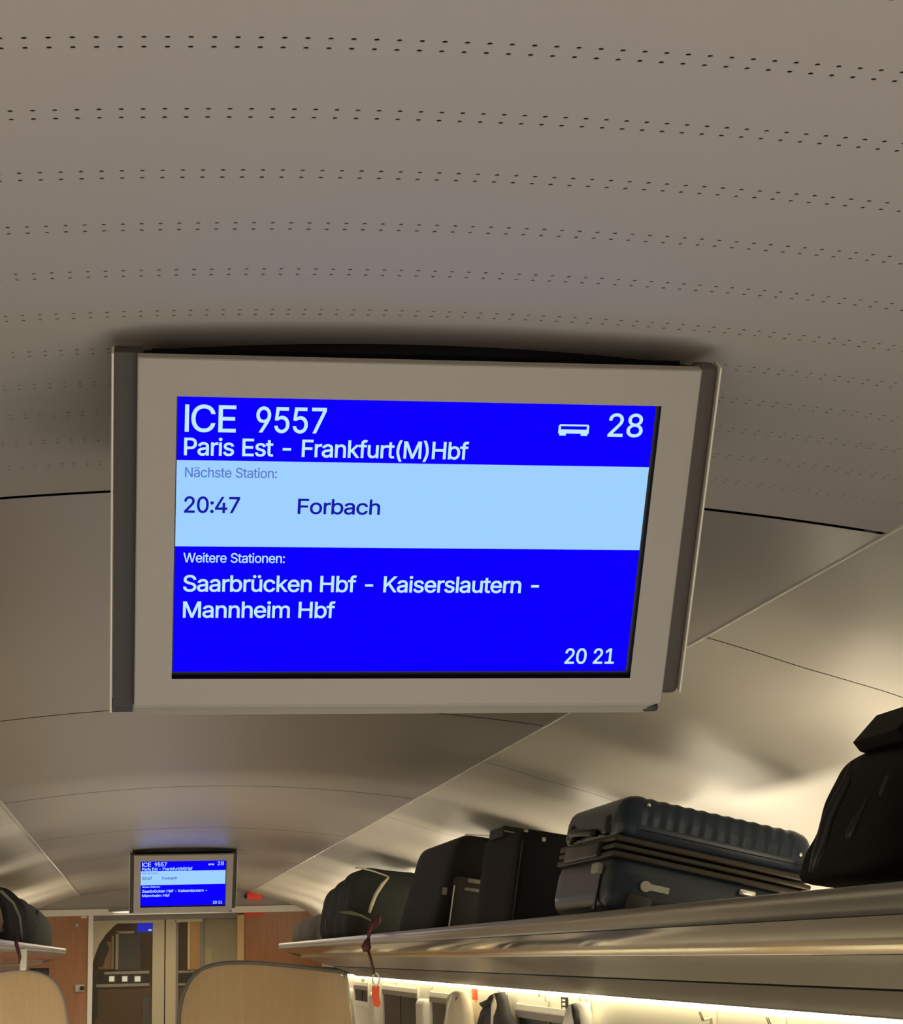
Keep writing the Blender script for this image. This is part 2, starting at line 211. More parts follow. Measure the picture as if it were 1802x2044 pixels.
class MB:
    def __init__(s): s.v = []; s.f = []
    def add(s, v, f):
        k = len(s.v); s.v += [Vector(p) for p in v]; s.f += [tuple(i + k for i in q) for q in f]; return s
    def box(s, a, b, Rm=None):
        x0, y0, z0 = a; x1, y1, z1 = b
        v = [(x0, y0, z0), (x1, y0, z0), (x1, y1, z0), (x0, y1, z0), (x0, y0, z1), (x1, y0, z1), (x1, y1, z1), (x0, y1, z1)]
        if Rm: v = [Rm @ Vector(p) for p in v]
        return s.add(v, [(0, 3, 2, 1), (4, 5, 6, 7), (0, 1, 5, 4), (1, 2, 6, 5), (2, 3, 7, 6), (3, 0, 4, 7)])
    def prism(s, pts, vec):
        n = len(pts); vec = Vector(vec); p = [Vector(q) for q in pts]
        return s.add(p + [q + vec for q in p], [tuple(range(n)), tuple(range(2 * n - 1, n - 1, -1))] +
                     [(i, (i + 1) % n, n + (i + 1) % n, n + i) for i in range(n)])
    def tube(s, pts, r, seg=8, closed=False):
        pts = [Vector(p) for p in pts]; rs = r if isinstance(r, (list, tuple)) else [r] * len(pts); k0 = len(s.v)
        n = len(pts); up = Vector((0.13, 0.3, 0.94))
        for i, p in enumerate(pts):
            t = (pts[min(i + 1, n - 1)] - pts[max(i - 1, 0)]).normalized()
            a = t.cross(up)
            if a.length < 0.1: a = t.cross(Vector((1, 0, 0)))
            a.normalize(); b = t.cross(a)
            for j in range(seg):
                an = 2 * math.pi * j / seg; s.v.append(p + rs[i] * (math.cos(an) * a + math.sin(an) * b))
        for i in range(n - 1):
            for j in range(seg):
                s.f.append((k0 + i * seg + j, k0 + i * seg + (j + 1) % seg, k0 + (i + 1) * seg + (j + 1) % seg, k0 + (i + 1) * seg + j))
        s.f.append(tuple(k0 + j for j in range(seg))[::-1]); s.f.append(tuple(k0 + (n - 1) * seg + j for j in range(seg)))
        return s
    def rbox(s, sx, sy, sz, r, Rm=None, mid=8, cs=3, deform=None):
        """rounded box centred on its base, size sx, sy, sz; deform(p)->p acts in its own axes"""
        def axis(h, rr):
            c = [-h + rr * (1 - math.cos(math.pi / 2 * i / cs)) for i in range(cs)]
            m_ = [-h + rr + (2 * h - 2 * rr) * i / mid for i in range(mid + 1)]
            return c + m_ + [-q for q in c[::-1]]
        H = (sx / 2, sy / 2, sz / 2); A = [axis(h, min(r, h * 0.98)) for h in H]; rr = [min(r, h * 0.98) for h in H]
        N = [len(a) for a in A]; idx = {}; k0 = len(s.v)
        def vert(i, j, k):
            key = (i, j, k)
            if key in idx: return idx[key]
            p = Vector((A[0][i], A[1][j], A[2][k]))
            c = Vector([max(-H[q] + rr[q], min(H[q] - rr[q], p[q])) for q in range(3)])
            e = Vector([(p[q] - c[q]) / rr[q] for q in range(3)])
            if e.length > 1e-6:
                e.normalize(); p = c + Vector([e[q] * rr[q] for q in range(3)])
            p.z += H[2]
            if deform: p = deform(p)
            if Rm: p = Rm @ p
            idx[key] = len(s.v); s.v.append(p); return idx[key]
        a, b, c = N[0] - 1, N[1] - 1, N[2] - 1
        for i in range(a):
            for j in range(b):
                s.f.append((vert(i, j, 0), vert(i, j + 1, 0), vert(i + 1, j + 1, 0), vert(i + 1, j, 0)))
                s.f.append((vert(i, j, c), vert(i + 1, j, c), vert(i + 1, j + 1, c), vert(i, j + 1, c)))
        for i in range(a):
            for k in range(c):
                s.f.append((vert(i, 0, k), vert(i + 1, 0, k), vert(i + 1, 0, k + 1), vert(i, 0, k + 1)))
                s.f.append((vert(i, b, k), vert(i, b, k + 1), vert(i + 1, b, k + 1), vert(i + 1, b, k)))
        for j in range(b):
            for k in range(c):
                s.f.append((vert(0, j, k), vert(0, j, k + 1), vert(0, j + 1, k + 1), vert(0, j + 1, k)))
                s.f.append((vert(a, j, k), vert(a, j + 1, k), vert(a, j + 1, k + 1), vert(a, j, k + 1)))
        return s
    def out(s, name, m, parent=None, smooth=False):
        return obj(name, s.v, s.f, m, parent, smooth)

def copy_tree(o, parent=None):
    c = o.copy(); COL.objects.link(c)
    if parent: c.parent = parent
    for ch in [q for q in o.children]: copy_tree(ch, c)
    return c
# ------------------------------------------------------------------ ceiling
QC = (APEX - CREZ) / CREX ** 2
def zc(dx): return APEX - QC * dx * dx
def smooth01(t): t = max(0, min(1, t)); return t * t * (3 - 2 * t)
ZT = pix(380, 1811, Y=YE).z          # top of the end wall trim
def drop(z, y): return z

ceiling = empty('ceiling', (CX, 0, APEX), kind='structure')
def cpt(dx, y, lift=0.0): return (dx, y, drop(zc(dx), y) + lift - APEX)

# perforated centre panels: every dimple is a real recess
PXC = 0.01318
COLX = [k * PXC + 0.0004 - CX for k in range(-31, 66)]
COLX = [c for c in COLX if abs(c) < 0.60]
HR = 0.0019; HC = 0.0032
def perforated(y0, y1, rows):
    xs = [-CREX]
    for c in COLX: xs += [c - HC, c + HC]
    xs += [CREX]
    ys = [y0]; holes = set()
    for r in rows: ys += [r - HC, r + HC]
    ys += [y1]; ys = sorted(set(ys))
    V = []; Fc = []; mi = []; nx, ny = len(xs), len(ys)
    for y in ys:
        for x in xs: V.append(cpt(x, y))
    rowset = [i for i, y in enumerate(ys) if any(abs(y + HC - r) < 1e-6 for r in rows)]
    colset = set(i for i in range(1, nx - 1, 2))
    rs = set(rowset)
    for j in range(ny - 1):
        for i in range(nx - 1):
            a, b, c, d = j * nx + i, j * nx + i + 1, (j + 1) * nx + i + 1, (j + 1) * nx + i
            if j in rs and i in colset:
                cx, cy = (xs[i] + xs[i + 1]) / 2, (ys[j] + ys[j + 1]) / 2; k = len(V)
                for dz, rr in ((0, HR), (0.0006, HR * 0.92), (0.004, HR * 0.8)):
                    for q in range(8):
                        an = math.pi / 8 + q * math.pi / 4 + math.pi      # first vertex lower left
                        V.append(cpt(cx + rr * math.cos(an), cy + rr * math.sin(an), dz))
                # octagon order: angles 202.5,247.5,292.5,337.5,22.5,67.5,112.5,157.5
                o = [k + q for q in range(8)]
                Fc += [(a, b, o[2], o[1]), (b, c, o[4], o[3]), (c, d, o[6], o[5]), (d, a, o[0], o[7]),
                       (a, o[1], o[0]), (b, o[3], o[2]), (c, o[5], o[4]), (d, o[7], o[6])]; mi += [0] * 8
                for lv in (0, 8):
                    for q in range(8):
                        Fc.append((k + lv + q, k + lv + (q + 1) % 8, k + lv + 8 + (q + 1) % 8, k + lv + 8 + q)); mi.append(0 if lv == 0 else 1)
                Fc.append(tuple(k + 16 + q for q in range(8))); mi.append(1)
            else:
                Fc.append((a, b, c, d)); mi.append(0)
    return obj('ceiling_panel', V, Fc, None, ceiling, mats=[m_ceil, m_dark], fmat=mi)

def plain(y0, y1):
    nx = 40; ny = 12 if y0 < 16 else 24; V = []; Fc = []
    for j in range(ny + 1):
        for i in range(nx + 1):
            V.append(cpt(-CREX + 2 * CREX * i / nx, y0 + (y1 - y0) * j / ny))
    for j in range(ny):
        for i in range(nx):
            a = j * (nx + 1) + i; Fc.append((a, a + 1, a + nx + 2, a + nx + 1))
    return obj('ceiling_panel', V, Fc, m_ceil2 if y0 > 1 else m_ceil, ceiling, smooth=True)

J = [YB, -1.87, 0.13, 2.13, 4.10, 6.10, 8.10, 10.10, 12.10, 14.10, YE]
G = 0.0055
perforated(0.13 + G, 2.13 - G, [q for k in range(-8, 11) for q in (1.0255 + k * 0.0968, 1.0378 + k * 0.0968)])
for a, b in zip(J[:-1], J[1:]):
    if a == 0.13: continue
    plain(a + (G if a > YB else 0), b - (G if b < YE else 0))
# the dark void above the joints
V = []; Fc = []
for j in range(2):
    for i in range(21):
        dx = -CREX + 2 * CREX * i / 20; V.append((dx, (YB, YE)[j], zc(dx) + 0.02 - APEX))
for i in range(20): Fc.append((i, i + 1, i + 22, i + 21))
obj('backing', V, Fc, m_dark, ceiling)

# side coves
COVE = [(0.633, 0.4675), (0.70, 0.448), (0.793, 0.4185), (0.873, 0.3955), (0.955, 0.3700), (1.03, 0.336), (1.09, 0.296),
        (1.135, 0.24), (1.165, 0.17), (1.178, 0.09), (1.18, 0.0), (1.18, -0.10)]
def catmull(P, n=5):
    out = []
    for i in range(len(P) - 1):
        p0, p1, p2, p3 = P[max(i - 1, 0)], P[i], P[i + 1], P[min(i + 2, len(P) - 1)]
        for k in range(n):
            t = k / n
            out.append(tuple(0.5 * (2 * b + (c - a) * t + (2 * a - 5 * b + 4 * c - d) * t * t + (3 * b - a - 3 * c + d) * t ** 3) for a, b, c, d in zip(p0, p1, p2, p3)))
    out.append(P[-1]); return out
COVEP = catmull(COVE)
JS = [YB, -3.09, -1.09, 0.91, 2.91, 4.91, 6.91, 8.91, 10.91, 12.91, YE]
for side, nm in ((-1, 'wall_left'), (1, 'wall_right')):
    wall = empty(nm, (CX, 0, 0), kind='structure')
    for a, b in zip(JS[:-1], JS[1:]):
        a2 = a + 0.0025; b2 = b - 0.0025; ny = 8 if b < 16 else 16; V = []; Fc = []; n = len(COVEP)
        for j in range(ny + 1):
            y = a2 + (b2 - a2) * j / ny
            for dx, z in COVEP: V.append((side * dx, y, drop(z + CZ, y)))
        for j in range(ny):
            for i in range(n - 1):
                q = j * n + i; Fc.append((q, q + 1, q + n + 1, q + n))
        obj('cove_panel', V, Fc, m_cove, wall, smooth=True)
    V = []; Fc = []
    for y in (YB, YE):
        for dx, z in COVEP: V.append((side * (dx + 0.012), y, z + CZ + 0.012))
    n = len(COVEP)
    for i in range(n - 1): Fc.append((i, i + 1, i + n + 1, i + n))
    obj('backing', V, Fc, m_dark, wall)
    # window wall below the rack
    WX = 1.125
    wz0, wz1 = 0.0, CZ - 0.135
    MB().box((side * WX, YB, wz0), (side * (WX + 0.05), YE, wz1)).out('wall_panel', m_white, wall)
    # crease trim
    n = 60; V = []; Fc = []
    for j in range(n + 1):
        y = YB + (YE - YB) * j / n; z = drop(CREZ, y); e = 0.0
        for dx, dz in ((-0.005, 0.003), (-0.004, -0.004), (0.003, -0.003), (0.004, 0.006)):
            g_ = 1.5 if side < 0 else 0.45; V.append((CX + side * (CREX + dx * g_), y, z + dz * g_))
    for j in range(n):
        for i in range(3):
            q = j * 4 + i; Fc.append((q, q + 1, q + 5, q + 4))
    tr = obj('trim_1' if side < 0 else 'trim_2', V, Fc, m_trimc, None, smooth=False); tag(tr, kind='structure')
    if side > 0: wall_r = wall

sl = MB().tube([pix(1662, 1107, Z=CZ + 0.470), pix(1676, 1108, Z=CZ + 0.470)], 0.0012).out('slot', m_dark, ceiling)
sl.location = (-CX, 0, -APEX)
fl = MB().box((CX - 1.2, YB, -0.05), (CX + 1.2, 18.8, 0)).out('floor', m_floor); tag(fl, kind='structure')
bk = MB().box((CX - 1.2, YB - 0.05, 0), (CX + 1.2, YB, CZ + 0.55)).out('wall_back', m_wood); tag(bk, kind='structure')

# ------------------------------------------------------------------ passenger information screens
P0 = Vector((CX, 1.555, CZ + 0.4477)); P1 = Vector((CX, 1.703, CZ + 0.2355))
D = (P1 - P0).normalized(); U = Vector((1, 0, 0)); N = U.cross(-D).normalized()
if N.y > 0: N = -N
def glyph_run(text, x, vb, cap, width, fat=0.0):
    """verts/faces of a text line in screen coordinates: left x, baseline vb (down), cap height, total width"""
    s = cap / 509.0; adv = 0; first = None; V = []; Fc = []; right = 0; runs = []
    for ch in text:
        a, polys = GLYPHS[ch]
        if polys:
            mn = min(min(p[::2]) for p in polys); mx_ = max(max(p[::2]) for p in polys)
            if first is None: first = adv + mn
            right = adv + mx_
        runs.append((adv, polys)); adv += a - (26 if ch != ' ' else 0)
    sx = width / (right - first)
    for off, polys in runs:
        loops = []
        for p in polys:
            q = [((p[i] + off - first) * sx, p[i + 1] * s) for i in range(0, len(p), 2)]
            if len(polys) == 1 and sum(q[i][0] * q[(i + 1) % len(q)][1] - q[(i + 1) % len(q)][0] * q[i][1] for i in range(len(q))) > 0: q = q[::-1]
            l = []
            for p_ in q:
                if not l or (abs(p_[0] - l[-1][0]) + abs(p_[1] - l[-1][1])) > 2.0 * s: l.append(p_)
            if (abs(l[0][0] - l[-1][0]) + abs(l[0][1] - l[-1][1])) < 2.0 * s: l.pop()
            m_ = []; nn = len(l)          # thicken the strokes a little
            for i in range(nn):
                t1 = (Vector(l[i]) - Vector(l[i - 1])).normalized(); t2 = (Vector(l[(i + 1) % nn]) - Vector(l[i])).normalized()
                n1 = Vector((-t1.y, t1.x)); n2 = Vector((-t2.y, t2.x)); nb = n1 + n2
                nb = nb.normalized() if nb.length > 0.3 else n1
                m_.append(Vector(l[i]) + nb * (fat * s * min(1.5, 1 / max(0.4, nb.dot(n1)))))
            loops.append(m_)
        pts = [Vector(p_) * 1000 for l in loops for p_ in l]; ed = []; k = 0
        for l in loops:
            ed += [(k + i, k + (i + 1) % len(l)) for i in range(len(l))]; k += len(l)
        vo, eo, fo, *_r = delaunay_2d_cdt(pts, ed, [], 0, 1e-5)
        def wind(x, y):
            w_ = 0
            for l in loops:
                for i in range(len(l)):
                    (x1, y1), (x2, y2) = l[i - 1], l[i]
                    if (y1 > y) != (y2 > y) and x < (x2 - x1) * (y - y1) / (y2 - y1) + x1: w_ += 1 if y2 > y1 else -1
            return w_
        k = len(V); V += [(p_[0] / 1000, -vb + p_[1] / 1000, 0) for p_ in vo]
        for t in fo:
            cx_ = sum(vo[i][0] for i in t) / 3000; cy_ = sum(vo[i][1] for i in t) / 3000
            if wind(cx_, cy_): Fc.append(tuple(k + i for i in t))
    V = [(x + v_[0], v_[1], 0) for v_ in V]
    return V, Fc

LINES = [  # text, x, baseline v, cap height, width, material, lift
    ('ICE', -0.1972, 0.0322, 0.0232, 0.0415, 'w'), ('9557', -0.1385, 0.0318, 0.0222, 0.0578, 'w'),
    ('Paris Est - Frankfurt(M)Hbf', -0.1974, 0.0530, 0.0150, 0.2390, 'w'),
    ('28', 0.1615, 0.0300, 0.0205, 0.0300, 'w'),
    ('Nächste Station:', -0.1964, 0.0727, 0.0087, 0.0765, 'g'),
    ('20:47', -0.1964, 0.1047, 0.0143, 0.0461, 'b'), ('Forbach', -0.1008, 0.1047, 0.0135, 0.0698, 'b'),
    ('Weitere Stationen:', -0.1963, 0.1505, 0.0087, 0.0860, 'w'),
    ('Saarbrücken Hbf - Kaiserslautern -', -0.1958, 0.1775, 0.0148, 0.3095, 'w'),
    ('Mannheim Hbf', -0.1955, 0.2022, 0.0148, 0.1305, 'w'),
    ('20 21', 0.1442, 0.2470, 0.0148, 0.0448, 'w')]

def make_screen():
    root = empty('information_display')
    # back wedge
    b = MB()
    def W(u, v, w_): return (u, -v, w_)
    # bezel
    OU, OT, OB = 0.2365, -0.0325, 0.284; IU, IT, IB = 0.2045, 0.0, 0.259
    b = MB(); V = []; R = []
    def ring(u, t, bt, w_): V.extend([(-u, -t, w_), (u, -t, w_), (u, -bt, w_), (-u, -bt, w_)]); return len(V) - 4
    r0 = ring(OU, OT, OB, -0.012); r1 = ring(OU, OT, OB, -0.001); r1b = ring(OU - 0.001, OT + 0.001, OB, 0)
    r2 = ring(IU, IT, IB, 0)
    Fc = []
    for p, q in ((r0, r1), (r1, r1b), (r1b, r2)):
        for i in range(4): Fc.append((p + i, p + (i + 1) % 4, q + (i + 1) % 4, q + i))
    obj('bezel', V, Fc, m_bezel, root)
    V = []; r2 = ring(IU, IT, IB, -0.0003); r3 = ring(IU, IT, IB, -0.007)
    obj('screen_rebate', V, [(r2 + i, r2 + (i + 1) % 4, r3 + (i + 1) % 4, r3 + i) for i in range(4)], m_black, root)
    # rolled lower edge
    prof = [(0.284, 0.0), (0.2872, -0.0008), (0.2900, -0.0028), (0.2930, -0.0045), (0.2975, -0.0068), (0.2995, -0.012), (0.2995, -0.03)]
    V = []; Fc = []
    for u in (-OU + 0.0005, OU - 0.012):
        for v, w_ in prof: V.append((u, -v, w_))
    for i in range(len(prof) - 1): Fc.append((i, i + 1, i + 1 + len(prof), i + len(prof)))
    V += [(OU - 0.001, -0.2842, -0.001), (OU - 0.001, -0.2842, -0.012)]; k = len(V) - 2; n = len(prof)
    Fc += [(n, k, n + 1), (n + 1, k, n + 2)]
    obj('lower_edge', V, Fc, m_bezel, root, smooth=False)
    MB().rbox(0.016, 0.008, 0.012, 0.0035, Matrix.Translation((OU - 0.0085, -0.2925, -0.016)), mid=2).out('corner_cap', m_tray, root, True)
    # tray behind the bezel with its two channels
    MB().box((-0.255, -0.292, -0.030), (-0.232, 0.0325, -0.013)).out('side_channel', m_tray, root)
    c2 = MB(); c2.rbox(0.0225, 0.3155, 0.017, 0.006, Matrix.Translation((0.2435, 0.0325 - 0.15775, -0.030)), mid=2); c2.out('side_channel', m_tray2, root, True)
    MB().box((-0.256, -0.298, -0.030), (-0.236, -0.2922, -0.0135)).out('end_cap', m_black, root)
    MB().box((-0.2375, -0.2975, -0.028), (-0.2355, -0.2885, -0.0095)).out('clip', m_silver, root)
    MB().rbox(0.0022, 0.330, 0.020, 0.0009, Matrix.Translation((-0.2566, 0.0325 - 0.165, -0.030)), mid=2).out('edge_strip', m_alu, root, True)
    MB().rbox(0.0022, 0.312, 0.020, 0.0009, Matrix.Translation((0.2560, 0.0325 - 0.156, -0.030)), mid=2).out('edge_strip', m_alu, root, True)
    # body: a wedge that closes towards the ceiling at the back
    Mi = SCR.inverted()
    pr = [P0 + D * -0.031 - N * 0.031, P0 + D * 0.286 - N * 0.031, P0 + D * 0.286 - N * 0.05 + Vector((0, 0.03, 0)),
          Vector((CX, P0.y + 0.40, P0.z + 0.030))]
    pr = [Mi @ p for p in pr]
    MB().prism([p + Vector((-0.225, 0, 0)) for p in pr], (0.45, 0, 0)).out('housing', m_black, root)
    # black block painting in the shaded gap between housing and ceiling, its top follows the vault
    V = []; Fc = []; n = 24; yf = P0.y + 0.044
    for i in range(n + 1):
        dx = -0.243 + 0.497 * i / n; zt = min(zc(dx) + 0.0, 9)
        yy = yf + 0.028 * (dx / 0.25) ** 2 * 0.6
        for y, z in ((yy, CZ + 0.470), (yy, zt), (P0.y + 0.36, zt), (P0.y + 0.36, CZ + 0.470)): V.append(Mi @ Vector((CX + dx, y, z)))
    for i in range(n):
        for j in range(4): Fc.append((i * 4 + j, i * 4 + (j + 1) % 4, i * 4 + 4 + (j + 1) % 4, i * 4 + 4 + j))
    Fc += [(0, 1, 2, 3), tuple(n * 4 + j for j in (3, 2, 1, 0))]
    obj('ceiling_gap_shade', V, Fc, m_black, root)
    # panel
    MB().box((-IU + 0.0001, -IB + 0.0001, -0.0125), (IU - 0.0001, 0 - 0.0001, -0.0060)).out('screen_mask', m_black, root)
    pan = MB().box((-0.2035, -0.2548, -0.0060), (0.2012, -0.0015, -0.0056)).out('screen', m_sblue, root)
    z = -0.0054
    MB().box((-0.2035, -0.1358, -0.0056), (0.2012, -0.0578, z)).out('pale_band', m_sband, pan)
    z = -0.0052
    mm = {'w': m_twhite, 'g': m_tgrey, 'b': m_tblue}
    for t, x, vb, cap, wd, c in LINES:
        V, Fc = glyph_run(t, x, vb, cap, wd, (6.0 if cap < 0.010 else 11.0) if cap < 0.02 else 7.0)
        o = obj('lettering', [(a, b_, z) for a, b_, _ in V], Fc, mm[c], pan)
    # carriage pictogram
    x0, x1, t, b0 = 0.1180, 0.1446, 0.0198, 0.0306; q = MB(); z1 = z + 0.0001
    def r_(a, c, d, e): q.box((a, -e, z), (d, -c, z1))
    r_(x0 + .0008, t, x1 - .0008, t + .0016); r_(x0, t + .0010, x0 + .0020, t + .0080); r_(x1 - .0020, t + .0010, x1, t + .0080)
    r_(x0, t + .0046, x1, t + .0082); r_(x0 + .0010, t + .0082, x0 + .0068, t + .0102); r_(x1 - .0068, t + .0082, x1 - .0010, t + .0102)
    q.out('carriage_symbol', m_twhite, pan)
    return root
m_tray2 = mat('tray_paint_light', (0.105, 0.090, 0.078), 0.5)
SCR = Matrix.Identity(4)
for i in range(3): SCR[i][0] = U[i]; SCR[i][1] = -D[i]; SCR[i][2] = N[i]; SCR[i][3] = P0[i]
scr = make_screen(); scr.matrix_world = SCR
tag(scr, 'large near ceiling display with blue timetable page in a pale bezel', 'display')
scr2 = copy_tree(scr); s2 = SCR.copy(); s2.translation = Vector((CX + 0.002, 9.60, P0.z)); scr2.matrix_world = s2
tag(scr2, 'small far ceiling display above the end door showing blue page', 'display')

# ------------------------------------------------------------------ luggage racks
def make_rack(side):
    root = empty('luggage_rack', (CX, 0, CZ))
    Y0, Y1 = YB + 0.02, 11.9
    def ext(name, prof, m, y0=Y0, y1=Y1, closed=False, smooth=True, par=root, ny=1):
        V = []; Fc = []; n = len(prof)
        for j in range(ny + 1):
            y = y0 + (y1 - y0) * j / ny
            for dx, z in prof: V.append((side * dx, y, z))
        for j in range(ny):
            for i in range(n if closed else n - 1):
                a, b = j * n + i, j * n + (i + 1) % n; Fc.append((a, b, b + n, a + n))
        if closed: Fc += [tuple(range(n)), tuple(range(ny * n, ny * n + n))[::-1]]
        return obj(name, V, Fc, m, par, smooth)
    ext('shelf', [(0.64, 0.030), (1.165, -0.056), (1.165, -0.044), (0.64, 0.042)], m_rack, closed=True, smooth=False)
    ext('lip', [(0.632, 0.060), (0.628, 0.064), (0.622, 0.062), (0.6195, 0.055), (0.6185, 0.047), (0.6215, 0.044), (0.6205, 0.036), (0.6235, 0.029), (0.633, 0.026), (0.645, 0.035), (0.64, 0.047)], m_lip, closed=True)
    ext('underside', catmull([(0.626, 0.027), (0.66, 0.013), (0.70, 0.002), (0.745, -0.007)], 5), m_rack)
    ext('step', [(0.745, -0.0070), (0.74507, -0.0104), (0.74522, -0.0138), (0.74546, -0.0172), (0.74590, -0.0206), (0.7500, -0.0212)], m_step)
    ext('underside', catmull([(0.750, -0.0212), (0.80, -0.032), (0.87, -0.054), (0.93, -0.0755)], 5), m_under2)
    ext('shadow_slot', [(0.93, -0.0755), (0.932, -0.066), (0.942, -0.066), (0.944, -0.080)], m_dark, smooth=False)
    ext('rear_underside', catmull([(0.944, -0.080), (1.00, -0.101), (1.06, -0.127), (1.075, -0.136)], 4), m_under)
    ext('strip_lamp', [(1.078, -0.134), (1.084, -0.146), (1.112, -0.153), (1.124, -0.153), (1.124, -0.134)], m_strip, y1=Y1 + 0.9, smooth=False, closed=True)
    ext('wall_bracket', [(1.13, -0.05), (1.17, -0.05), (1.17, -0.14), (1.13, -0.14)], m_rack, closed=True, smooth=False)
    cap = [(0.6195, 0.060), (0.63, 0.064), (1.165, -0.044), (1.12, -0.12), (0.93, -0.0755), (0.80, -0.030), (0.71, -0.006), (0.6235, 0.029)]
    V = [(side * a, Y1, z) for a, z in cap] + [(side * a, Y1 + 0.03, z) for a, z in cap]; n = len(cap)
    obj('end_cap', V, [tuple(range(n)), tuple(range(2 * n - 1, n - 1, -1))] + [(i, (i + 1) % n, n + (i + 1) % n, n + i) for i in range(n)], m_grey2, root)
    return root
m_grey2 = mat('grey_end_plastic', (0.16, 0.15, 0.15), 0.4)
tag(make_rack(1), 'long metallic luggage rack along the right wall, lit beneath by a bright strip', 'luggage rack')
tag(make_rack(-1), 'metallic luggage rack on the left wall, carrying two dark bags at the left edge', 'luggage rack')

def shelf_z(x): return CZ + 0.042 - 0.1638 * (x - CX - 0.64) + 0.001
TILT = math.radians(9.3)
ZS = CZ + 0.042
# ------------------------------------------------------------------ luggage
def frame_at(x, y, z, rz=0, ry=0, rx=0):
    return Matrix.Translation((x, y, z)) @ Matrix.Rotation(rz, 4, 'Z') @ Matrix.Rotation(rx, 4, 'X') @ Matrix.Rotation(ry, 4, 'Y')

# navy hard-shell case lying across the rack
def navy_case():
    a = pix(1197, 1790, Y=3.36)
    root = empty('hardshell_suitcase', (0, 0, 0), 'navy ribbed hardshell suitcase tilted on the right rack beside the black rucksack', 'suitcase')
    L, Wd, Hh, UH = 0.392, 0.50, 0.116, 0.098
    T = frame_at(0, 0, 0, 0, math.radians(14.5))
    root.matrix_world = Matrix.Translation((0.872, 3.66, pix(1208, 1580, Y=3.66).z - 0.222)) @ Matrix.Rotation(math.radians(13.0), 4, 'Y')
    C = Matrix.Translation((L / 2, Wd / 2, 0))
    def ribs(p, top):
        # ribs run from front to back over the lid, grooves across the length
        q = p.copy()
        if top:
            if abs(p.x) < L / 2 - 0.05:
                g = 0.5 - 0.5 * math.cos(p.x * 2 * math.pi / 0.026)
                if p.z > UH * 0.72: q.z -= 0.0022 * g * min(1, (p.z - UH * 0.72) / 0.02)
                if abs(p.y) > Wd / 2 - 0.01 and p.z > UH * 0.42: q.y -= math.copysign(0.0022 * g, p.y)
        return q
    lo = MB().rbox(L, Wd, Hh, 0.035, C @ Matrix.Translation((0, 0, 0)), mid=10); lo.out('lower_shell', m_navy, root, True)
    up = MB().rbox(L, Wd, UH, 0.038, C @ Matrix.Translation((0, 0, Hh + 0.016)), mid=64, deform=lambda p: ribs(p, True)); up.out('upper_shell', m_navy, root, True)
    for z, t in ((Hh - 0.012, 0.012), (Hh + 0.004, 0.010), (Hh + 0.018, 0.012)):
        MB().rbox(L + 0.0025, Wd + 0.0025, t, 0.004, C @ Matrix.Translation((0, 0, z)), mid=6).out('zip_band', m_zip, root, True)
    # seam line on the lid side
    MB().box((0.045, -0.0015, Hh + 0.046), (L - 0.02, 0.004, Hh + 0.0475)).out('seam', m_dark, root)
    # latch, side handle, wheels, studs
    lt = MB(); lt.tube([(0.072, 0.001, 0.060), (0.072, -0.009, 0.060)], 0.0105, 14).box((0.074, -0.006, 0.0545), (0.118, 0.0, 0.0665)); lt.out('latch', m_silver, root)
    l2 = MB(); l2.rbox(0.034, 0.012, 0.013, 0.004, Matrix.Translation((0.268, -0.006, 0.082)), mid=2); l2.out('latch', m_chrome, root, True)
    MB().tube([(0.10 + 0.16 * k / 12, -0.004 - 0.014 * math.sin(math.pi * k / 12), 0.018 + 0.022 * math.sin(math.pi * k / 12)) for k in range(13)], 0.007, 8).out('side_handle', m_blackgl, root, True)
    MB().rbox(0.05, 0.006, 0.035, 0.003, Matrix.Translation((0.065, -0.002, 0.008)), mid=2).out('lock_plate', m_blackgl, root, True)
    # front end (towards the aisle): top handle, wheels housing, strap
    MB().tube([(-0.004 - 0.022 * math.sin(math.pi * k / 12), 0.16 + 0.20 * k / 12, Hh * 1.35) for k in range(13)], 0.008, 8).out('end_handle', m_blackgl, root, True)
    MB().rbox(0.012, 0.30, 0.03, 0.004, Matrix.Translation((-0.004, Wd / 2, Hh * 0.92)), mid=3).out('telescopic_housing', m_blackgl, root, True)
    MB().rbox(0.016, 0.045, 0.022, 0.005, Matrix.Translation((-0.008, 0.075, 0.070)), mid=2).out('tag_buckle', m_silver, root, True)
    MB().box((-0.0035, 0.062, 0.004), (0.0, 0.082, 0.072)).out('strap', m_black, root)
    for yy in (0.10, 0.42):
        MB().rbox(0.02, 0.045, 0.040, 0.009, Matrix.Translation((0.004, yy, Hh + 0.034)), mid=2).out('wheel_housing', m_blackgl, root, True)
    for xx, zz in ((0.052, Hh * 1.80), (L - 0.03, Hh * 1.55)):
        MB().rbox(0.007, 0.004, 0.007, 0.0018, Matrix.Translation((xx, -0.001, zz)), mid=1).out('stud', m_chrome, root, True)
navy_case()

